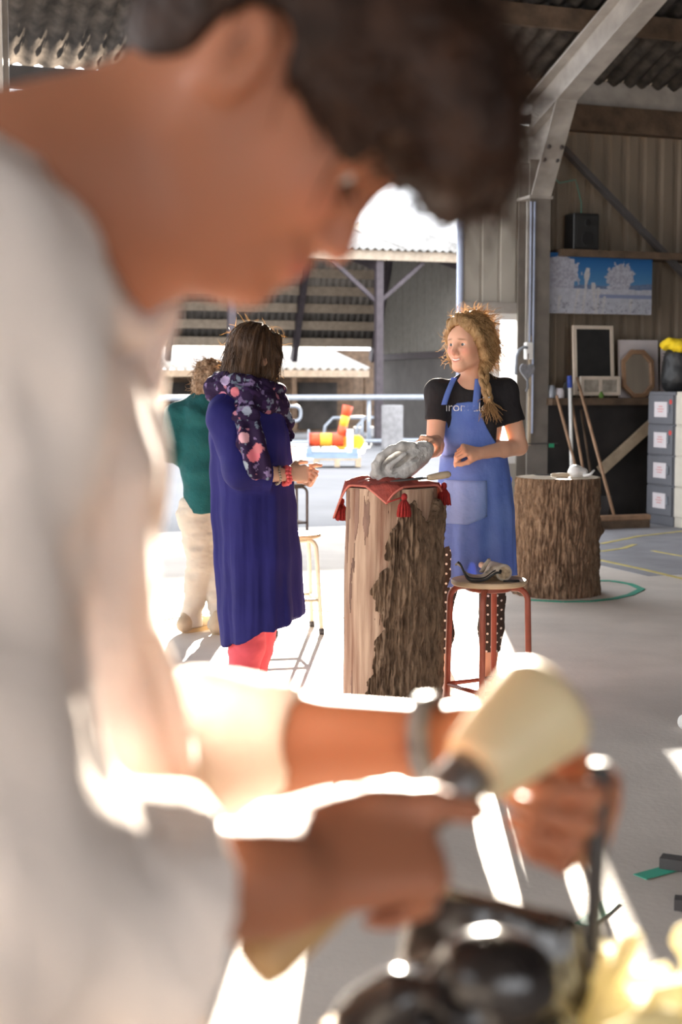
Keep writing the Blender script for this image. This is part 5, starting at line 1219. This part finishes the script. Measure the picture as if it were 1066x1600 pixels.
# bracelets, trousers, shoes
ax = unit(wr_-el); e1 = unit(np.cross(ax, (0, 0, 1))); e2 = np.cross(ax, e1)
M['coral'] = mat('coral beads', (.70, .10, .11), .4); M['silver'] = mat('silver chain', (.5, .46, .38), .3, metal=.8)
for nm, off, R_, n, m_, rb in (('coral_bracelet', -.002, .036, 15, M['coral'], .0085), ('coral_bracelet', .010, .034, 15, M['coral'], .0075), ('silver_bracelet', -.034, .036, 22, M['silver'], .0052)):
    b = MB(); cc = wr_+ax*off+np.array([0, 0, -.004])
    for k in range(n):
        t = 2*math.pi*k/n; p = cc+(e1*math.cos(t)+e2*math.sin(t)*1.0)*R_+ax*.004*math.sin(3*t); b.lathe([(rb*math.sin(u), rb*math.cos(u)) for u in np.linspace(3.0, .14, 6)], p, 8)
    b.build(nm, m_, wd_, True)
L_ = Field((lo[0]+.05, DY-.2, .08), (hi[0]-.1, DY+.25, .75), .0055)
for c in (ln, lf_): L_.chain([p for p, r in c], [r+.013 for p, r in c], .02)
V, F = L_.mesh(2); V += normals(V, F)*((fbm(V*np.array([14, 14, 26]))-.47)*.014)[:, None]; link_mesh('trousers', V, F, mat('coral pink cotton', (.68, .09, .12), .8, var=.08, vscale=12, bump=.1, trans=.12), wd_, True)
for c in (ln, lf_): shoe(c[-1][0]+np.array([.02, .01, 0]), (.8, .6), M['timber_l'], wd_)

# ================================================================== PERSON IN THE TEAL FLEECE
EY = 7.9
q = lambda px, py, dy=0.: np.array(at(px, py, EY+dy))
wt = thing('person', (q(310, 980)[0], EY, 0), 'curly haired person in teal fleece and cream trousers facing away', 'person', 'people in the barn')
HT = Frame(q(330, 601, .02), (.45, .88, -.25), (0, .1, 1), .95)
lo, hi = (q(236, 0)[0], EY-.35, -.01), (q(372, 0)[0], EY+.45, 1.55)
B_ = Field(lo, hi, .006)
head(B_, HT); B_.chain([HT.p(-.02, 0, -.03), q(318, 630, 0), q(308, 665, 0), q(312, 790, 0)], [.05, .05, .075, .085], .03)
shT, elT, wrT = q(280, 648, -.02), q(266, 702, -.04), q(276, 706, .20)
B_.chain([q(308, 655), shT, elT, wrT], [.045, .034, .034, .026], .02); hand(B_, wrT, (.4, .9, .1), (.4, -.2, -.8), (.7, -.4, .3), .95)
shT2, elT2, wrT2 = q(345, 648, .06), q(352, 705, .1), q(345, 705, .28); B_.chain([q(320, 655), shT2, elT2, wrT2], [.06, .045, .04, .028], .02); hand(B_, wrT2, (-.3, .9, .1), (-.4, -.2, -.8), (-.7, -.4, .3), .95)
l1, l2 = [(q(306, 800), .095), (q(314, 880, -.02), .066), (q(299, 962, .0), .045)], [(q(334, 800, .04), .09), (q(340, 885, .02), .064), (q(343, 978, -.05), .043)]
for c in (l1, l2): B_.chain([p for p, r in c], [r*.85 for p, r in c], .02)
V, F = B_.mesh(1); link_mesh('body', V, F, M['skin'], wt, True, tint=face_tint(V, HT, base2, (.5, .17, .15)))
M['fleece'] = mat('teal fleece', (.004, .070, .074), .95, var=.12, vscale=20, bump=.35, bscale=160, trans=.04)
D_ = Field(lo, hi, .006)
sec = [(612, 318, 340, .06), (625, 306, 342, .08), (645, 282, 348, .11), (690, 278, 352, .14), (740, 284, 352, .145), (797, 291, 350, .15)]
for (y0, a0, b0, d0), (y1, a1, b1, d1_) in zip(sec, sec[1:]):
    r0, r1 = (b0-a0)/2/281, (b1-a1)/2/281; D_.cone(q((a0+b0)/2, y0), q((a1+b1)/2, y1), r0, r1, .02, ((0, 1, 0), d0/r0))
D_.chain([q(292, 644), shT, elT, wrT], [.065, .07, .070, .05], .03); D_.cone(q(290, 660, -.0), q(284, 712, .0), .07, .06, .03); D_.chain([q(330, 644), shT2, elT2, wrT2], [.065, .066, .06, .045], .03)
x, y, z = D_.xyz(); D_.cut(np.float32(q(0, 799)[2])-z+0*x+0*y)
V, F = D_.mesh(2); V += normals(V, F)*((fbm(V*np.array([9, 9, 12]))-.47)*.03)[:, None]; link_mesh('fleece_jacket', V, F, M['fleece'], wt, True)
L_ = Field((lo[0], EY-.25, .0), (hi[0], EY+.3, .78), .006)
for c in (l1, l2): L_.chain([p for p, r in c], [r+.012 for p, r in c], .02)
for c in (l1, l2): L_.cone(c[-1][0], c[-1][0]-np.array([0, 0, .06]), .06, .062, .02)
V, F = L_.mesh(2); V += normals(V, F)*((fbm(V*np.array([10, 10, 20]))-.47)*.028)[:, None]; V[:, 2] = np.maximum(V[:, 2], .03); link_mesh('trousers', V, F, mat('cream trousers', (.50, .44, .37), .85, var=.05, vscale=10, trans=.08), wt, True)
for c, d in ((l1, (.55, .8)), (l2, (.15, .95))): shoe(c[-1][0], d, M['timber_l'], wt, .26, .04, mat('tan sole', (.45, .33, .18), .8))
Fh = Field(HT.o-np.array([.2, .2, .2]), HT.o+np.array([.2, .2, .2]), .006)
Fh.ell(HT.p(-.012, 0, .04), (.108, .092, .10), HT.R, .01); Fh.ell(HT.p(-.05, 0, -.02), (.07, .08, .07), HT.R, .03)
V, F = Fh.mesh(2); N = normals(V, F); V += N*((fbm(V*38)-.47)*.045)[:, None]
M['curly'] = mat('greying brown curls', (.15, .085, .045), .6, c2=(.40, .27, .17), vscale=45, bump=.6, bscale=90, trans=.2); link_mesh('hair', V, F, M['curly'], wt, True)
ok = RNG.choice(len(V), 380, replace=False); b = strands([V[i]-N[i]*.004 for i in ok], [N[i]*.7+RNG.normal(size=3)*.5 for i in ok], .035, .014, .0014, 8); tag(b.build('hair_strands', M['curly'], wt), kind='stuff')

# ================================================================== THE CARVER IN FRONT
q = lambda px, py, Y: np.array(at(px, py, Y))
cv = thing('person', (q(0, 900, .97)[0]-.02, .97, 0), 'person close to the camera in a white linen shirt bending over carving work', 'person', 'people in the barn')
er = at(405, 124, .93)
HC = Frame((er.x, er.y+.070, er.z), (.63, -.13, -.765), (.77, 0, .64), .92)
lo, hi = (-.55, .60, -.01), (.30, 1.42, 1.82)
B_ = Field(lo, hi, .0048)
head(B_, HC)
B_.ell(HC.p(.102, 0, -.061), np.array((.018, .024, .017))*.92, HC.R, .008); B_.ell(HC.p(.094, 0, -.096), np.array((.020, .022, .017))*.92, HC.R, .012)
B_.cone(HC.p(.118, -.02, -.0605), HC.p(.118, .02, -.0605), .003, .003, .004, op='s')
nb_ = q(20, 350, .98)
B_.chain([HC.p(-.025, 0, -.03), HC.p(-.03, 0, -.09)*.5+nb_*.5, nb_], [.058, .060, .070], .04)
B_.cone(HC.p(.045, 0, -.075), q(160, 410, .99), .030, .040, .05)
B_.chain([nb_, q(-60, 500, .98), q(-70, 900, .99), q(-40, 1500, 1.0)], [.080, .10, .09, .10], .04)
shN, elN, wrN = q(-75, 470, .80), q(-90, 1390, .74), q(430, 1376, .835)
shF, elF, wrF = q(-10, 440, 1.15), q(130, 1160, 1.22), q(735, 1160, 1.10)
B_.chain([q(-10, 440, .93), shN, elN, elN*.5+wrN*.5, wrN], [.06, .05, .036, .036, .034], .03)
B_.chain([q(0, 440, 1.02), shF, elF, elF*.5+wrF*.5, wrF], [.07, .06, .043, .040, .027], .03)
mh, mt = q(800, 1150, .955), q(395, 1510, .835); mdir = unit(mh-mt)                 # mallet: head centre, handle end
kn = q(628, 1318, .872)
hand(B_, wrN+(kn-wrN)*.06, kn-wrN, (.25, .72, -.45), (.45, -.05, .75), 1.06, each=((62, 80, 45), (66, 82, 45), (70, 82, 45), (72, 82, 45)), thumb=((.85, -.1, -.32), (.93, -.35, -.2), (.95, -.45, .0)), k=.005)
wf_ = q(815, 1205, 1.07); kf = q(905, 1262, 1.015)
B_.cone(wrF, wf_, .027, .026, .02)
hand(B_, wf_, kf-wf_, (-.55, -.80, .05), (.15, -.1, 1.), 1.0, each=((55, 70, 35), (60, 72, 35), (62, 75, 40), (66, 75, 40)), thumb=((.6, .4, .6), (.6, .3, .75), (.5, .2, .8)), k=.005)
for sx in (-.09, .09): B_.chain([np.array([cv.location.x+.0, .99+sx, .86]), np.array([cv.location.x+.02, .99+sx*1.2, .46]), np.array([cv.location.x-.02, .99+sx*1.2, .06])], [.09, .06, .04], .03)
V, F = B_.mesh(1); base3 = (.37, .145, .078); tint = face_tint(V, HC, base3, (.42, .12, .09), (.52, .2, .13), (.05, .03, .02)); Lc = HC.loc(V)
link_mesh('body', V, F, skin_mat('tanned skin', base3, .2), cv, True, tint=tint)
eyes(HC, cv, (.05, .035, .02), (1, 0, -.35))
for s in (-1, 1):
    b = strands([HC.p(.098, s*.031+.0026*k, .004) for k in range(-5, 6)], [HC.f*1-HC.u*.25]*11, .010, .001, .0007, 4); tag(b.build('eyelashes', mat('lashes', (.02, .012, .01), .6), cv), kind='stuff')
M['dark_hair'] = mat('dark brown hair', (.016, .007, .004), .5, c2=(.045, .019, .010), vscale=30, bump=.4, bscale=90, trans=.12, spec=.25)
Fh = Field(HC.o-np.array([.26, .2, .26]), HC.o+np.array([.3, .2, .26]), .0048)
Fh.ell(HC.p(-.004, 0, .056), (.114, .092, .100), HC.R, .01); Fh.ell(HC.p(-.055, 0, .0), (.06, .072, .065), HC.R, .03)
for l_ in (-.05, -.015, .02, .055): Fh.chain([HC.p(.045, l_, .135-.3*abs(l_)), HC.p(.100, l_*1.1, .115-.2*abs(l_)), HC.p(.132, l_*1.15, .088), HC.p(.140+.006*math.sin(l_*90), l_*1.15, .062)], [.034, .034, .026, .014], .025)
X = Fh.xyz(); L = [X[i]-HC.o[i] for i in range(3)]; lf = sum(L[i]*HC.f[i] for i in range(3)); ll = sum(L[i]*HC.l[i] for i in range(3)); lu = sum(L[i]*HC.u[i] for i in range(3))
line = np.where(lf > -.005, .012+.0*lf, .012-np.clip((-.005-lf)/.05, 0, 1)*.060)
front = np.where(lf > .085, .03, line); Fh.cut(front-lu)
V, F = Fh.mesh(1)
for s in (-1, 1): pass
Fe = Fh
for s in (-1, 1): Fe.ell(HC.p(-.010, s*.085, .004), (.026, .03, .036), HC.R, .008, 's')
V, F = Fe.mesh(2); N = normals(V, F); Lc = HC.loc(V)
V += N*((fbm(np.stack([Lc[:, 1]*40+Lc[:, 2]*8, Lc[:, 0]*9, Lc[:, 2]*9], -1), 3)-.45)*.022)[:, None]
link_mesh('hair', V, F, M['dark_hair'], cv, True)
ok = [i for i in RNG.choice(len(V), 900, replace=False) if Lc[i, 2] > .0]
b = strands([V[i] for i in ok], [N[i]*.22+HC.f*.45*(Lc[i, 0] > -.02)*(Lc[i, 0] < .08)-HC.u*.1+RNG.normal(size=3)*.2 for i in ok], .035, .006, .0010, 6); tag(b.build('hair_strands', M['dark_hair'], cv), kind='stuff')
# linen shirt
M['linen'] = mat('white linen', (.80, .68, .60), .85, c2=(.88, .77, .70), vscale=5, bump=.25, bscale=120, trans=.015)
S_ = Field((-.58, .58, .62), (.30, 1.45, 1.66), .0065)
for (a, ra, fa), (c, rc, fc) in zip([(q(-62, 640, .97), .185, .60), (q(-52, 700, .98), .20, .56), (q(-72, 850, .98), .20, .52), (q(-50, 1080, .98), .205, .56), (q(40, 1420, .99), .20, .60), (q(70, 1750, 1.0), .20, .62)], [(q(-52, 700, .98), .20, .56), (q(-72, 850, .98), .20, .52), (q(-50, 1080, .98), .205, .56), (q(40, 1420, .99), .20, .60), (q(70, 1750, 1.0), .20, .62)]):
    S_.cone(a, c, ra, rc, .03, ((1, 0, 0), fa))
S_.chain([q(-40, 395, .98), q(-75, 440, .86), shN], [.075, .075, .078], .04); S_.chain([q(-40, 395, 1.0), shF], [.075, .075], .04)
cN, cF = q(300, 1425, .805), q(485, 1163, 1.14)
S_.chain([shN, elN, cN], [.078, .088, .070], .03); S_.cone(cN-(cN-elN)*.18, cN, .062, .066, .006)
S_.chain([shF, elF, elF*.45+cF*.55, cF], [.08, .052, .048, .045], .03); S_.cone(cF-(cF-elF)*.14, cF, .045, .047, .004)
for c_, e_, side in ((cN, elN, lambda x, y, z: (y < .90) & (x > c_[0]-.1)), (cF, elF, lambda x, y, z: (y > 1.05) & (x > c_[0]-.1))):
    d = unit(c_-e_); x, y, z = S_.xyz(); S_.cut(np.where(side(x, y, z) & (np.abs(z-c_[2]) < .14), (x-c_[0])*d[0]+(y-c_[1])*d[1]+(z-c_[2])*d[2], -1))
S_.chain([HC.p(-.03, 0, -.09)*.45+nb_*.55+np.array([.02, 0, -.0]), nb_+np.array([.03, 0, .02])], [.070, .075], .02) if False else None
S_.cone(HC.p(-.03, 0, -.06), nb_+np.array([-.02, 0, -.02]), .070, .078, .012, op='s')
S_.cone(HC.p(.03, 0, -.09), q(165, 440, .96), .05, .055, .012, op='s')
V, F = S_.mesh(2); N = normals(V, F); g = fbm(np.stack([V[:, 0]*9, V[:, 1]*9, V[:, 2]*5], -1), 3)-.45; g2 = fbm(np.stack([V[:, 0]*22+V[:, 2]*14, V[:, 1]*20, V[:, 2]*7], -1), 2)-.37
V += N*(g*.065+g2*.018)[:, None]; shirt = link_mesh('shirt', V, F, M['linen'], cv, True)
# collar: a soft standing band round the neck, open at the throat
ring = [(5, 235, .97), (25, 285, .905), (75, 365, .895), (125, 435, .91), (155, 480, .95), (195, 495, 1.0), (215, 455, 1.05), (140, 345, 1.07), (50, 250, 1.04), (5, 235, .97)]
rp = spl([q(*p) for p in ring], 50); cen = np.mean(rp, 0); G = []
for p in rp:
    o_ = unit((p-cen)); ax_ = unit(HC.o-nb_); G.append([p-ax_*.03+o_*.010, p+o_*.004, p+ax_*.022+o_*.006, p+ax_*.012+o_*.022, p-ax_*.02+o_*.028])
b = MB(); b.grid(np.array(G), .004); b.build('collar', M['linen'], shirt, True)
# loose front of the shirt on the far side of the throat, standing in the sun
n1, n2 = 14, 20; G = np.zeros((n1, n2, 3))
for i in range(n1):
    for j in range(n2):
        u, v = i/(n1-1), j/(n2-1); G[i, j] = q(178+(285-178)*u-25*v*u-10*v+4*math.sin(v*9), 425+(40*u if u > .5 else 40*(1-u))*.6+190*v, 1.02+.06*u+.012*math.sin(u*8+v*5))
b = MB(); b.grid(G, .003); b.build('shirt_front', M['linen'], shirt, True)
# trousers and shoes, below the picture
T2 = Field((-.5, .7, .02), (.2, 1.3, .92), .012)
for sx in (-.09, .09): T2.chain([np.array([cv.location.x, .99+sx, .86]), np.array([cv.location.x+.02, .99+sx*1.2, .46]), np.array([cv.location.x-.02, .99+sx*1.2, .07])], [.12, .085, .07], .03)
V, F = T2.mesh(2); link_mesh('trousers', V, F, mat('grey denim', (.12, .13, .16), .9), cv, True)
for sx in (-1, 1): shoe((cv.location.x-.02, .99+sx*.11, 0), (1, .05*sx), M['timber'], cv)
wc = wrF*.75+cF*.25; wc = q(672, 1152, 1.105); ax_ = unit(wrF-elF); e1 = unit(np.cross(ax_, (0, 0, 1))); e2 = np.cross(ax_, e1)
b = MB(); b.grid(np.array([[wc+ax_*w_+(e1*math.cos(t)+e2*math.sin(t))*.0305 for w_ in (-.008, 0, .008)] for t in np.linspace(0, 2*math.pi, 28)]), .004); wt_ = b.build('wristwatch', M['cab'], cv, True)
b = MB(); Rw = Vector(-e1+e2*.3).to_track_quat('Z', 'Y').to_matrix(); b.lathe([(.017, 0), (.018, .004), (.016, .008), (.001, .008)], wc+(-e1+e2*.3)*.034, 20, Rw); b.build('watch_case', M['galv'], wt_, True)

# ================================================================== MALLET, CHISEL, BLACK STONE, YELLOW CLOTH
mal = thing('carving_mallet', mt, 'cream round headed mallet raised in the near hand', 'mallet')
Rm_ = Vector(mdir).to_track_quat('Z', 'Y').to_matrix()
b = MB(); b.lathe([(.018, -.040), (.024, -.039), (.0268, -.034), (.031, -.015), (.0355, .012), (.0385, .030), (.0385, .035), (.035, .041), (.026, .044), (.001, .0445)], mh, 40, Rm_)
b.build('head', mat('cream nylon', (.70, .58, .36), .45, var=.05, spec=.4, sss=.1), mal, True)
hs = mh-mdir*.038; b = MB(); b.tube([hs, hs-mdir*.012, hs-mdir*.06, hs-mdir*.062], [.0175, .018, .015, .012], 20); b.build('ferrule', mat('brushed ferrule', (.30, .28, .27), .35, metal=.8), mal, True)
b = MB(); b.tube([hs-mdir*.05, hs*.6+mt*.4, hs*.3+mt*.7, mt+mdir*.012, mt], [.012, .0135, .0165, .0195, .0165], 16); b.build('handle', mat('ash handle', (.48, .29, .13), .5, var=.15, vscale=30), mal, True)
n_f = unit(np.array([-.55, -.80, .05])); cpos = wf_+unit(kf-wf_)*.100+n_f*.024
chs = thing('stone_chisel', (cpos[0], cpos[1], at(0, 1515, cpos[1]).z), 'dark steel chisel held upright on the black stone', 'chisel')
ct, cb_ = at(912, 1192, cpos[1]), at(903, 1520, cpos[1]); ct.x = cpos[0]+.002; cb_.x = cpos[0]-.002
b = MB(); b.tube([ct, ct.lerp(cb_, .04), ct.lerp(cb_, .6), ct.lerp(cb_, .9)], [.0065, .008, .0075, .0075], 10); b.build('shaft', M['dark_steel'], chs, True)
b = MB(); b.tube([ct.lerp(cb_, .88), ct.lerp(cb_, .95), cb_], [.0075, .009, .004], 10, flat=.5); b.build('tip', M['dark_steel'], chs, True)
M['blackstone'] = mat('polished black stone', (.016, .013, .013), .16, c2=(.04, .034, .032), vscale=30, spec=.6, bump=.03, bscale=30)
bs = q(745, 1590, .985); ST = bs[2]-.07
Fd = Field((bs[0]-.16, bs[1]-.16, ST-.004), (bs[0]+.16, bs[1]+.16, bs[2]+.12), .0035)
Fd.ell(bs+np.array([-.005, -.02, -.02]), (.083, .075, .07), k=.02)
a, c = q(665, 1400, 1.02), q(885, 1452, 1.02)
for t in np.linspace(0, 1, 7):
    p = a*(1-t)+c*t; Fd.cone(p, p-np.array([0, .0, .09]), .012, .03, .012)
Fd.ell(q(770, 1535, .90), (.045, .03, .035), k=.008); Fd.cone(q(620, 1560, .92), q(590, 1600, .93), .02, .03, .02)
Fd.cone(q(655, 1500, .90), q(760, 1600, .885), .010, .010, .012, op='s'); Fd.cone(q(690, 1480, .95), q(880, 1500, .95), .014, .010, .015, op='s')
x, y, z = Fd.xyz(); Fd.cut(np.float32(ST)-z+0*x+0*y); V, F = Fd.mesh(2); V += normals(V, F)*((fbm(V*26)-.47)*.006)[:, None]
link_mesh('black_stone', V, F, M['blackstone'], None, True); tag(bpy.data.objects['black_stone'], 'glossy black stone being carved in the foreground', 'sculpture')
M['ycloth'] = mat('pale yellow cloth', (.68, .61, .36), .8, c2=(.78, .74, .58), vscale=9, trans=.35, bump=.15, bscale=60)
yc = q(1000, 1560, .99)
Fd = Field((yc[0]-.09, yc[1]-.12, ST-.004), (yc[0]+.16, yc[1]+.12, yc[2]+.09), .0032)
for k in range(26):
    p = yc+np.array([random.uniform(-.02, .11), random.uniform(-.07, .07), random.uniform(-.075, .025)]); d = unit(RNG.normal(size=3)*np.array([.6, .6, 1]))
    Fd.cone(p-d*.028, p+d*.028, .013, .020, .008, (unit(np.cross(d, RNG.normal(size=3))), .45))
Fd.cone(yc+np.array([.0, 0, -.05]), yc+np.array([.09, 0, -.04]), .05, .055, .02); Fd.cone(yc+np.array([0, 0, -.1]), yc+np.array([.09, 0, -.1]), .05, .055, .02); Fd.cone(yc+np.array([0, 0, -.15]), yc+np.array([.09, 0, -.15]), .05, .055, .02)
x, y, z = Fd.xyz(); Fd.cut(np.float32(ST)-z+0*x+0*y); V, F = Fd.mesh(1); V += normals(V, F)*((fbm(V*45)-.47)*.012)[:, None]
link_mesh('yellow_cloth_heap', V, F, M['ycloth'], None, True); tag(bpy.data.objects['yellow_cloth_heap'], 'crumpled pale yellow cloth beside the black stone', 'cloth')
trunk('work_stump', (bs[0]+.05, bs[1]+.02, 0), .19, ST, 'stump carrying the black stone below the frame', (0, 0), True)
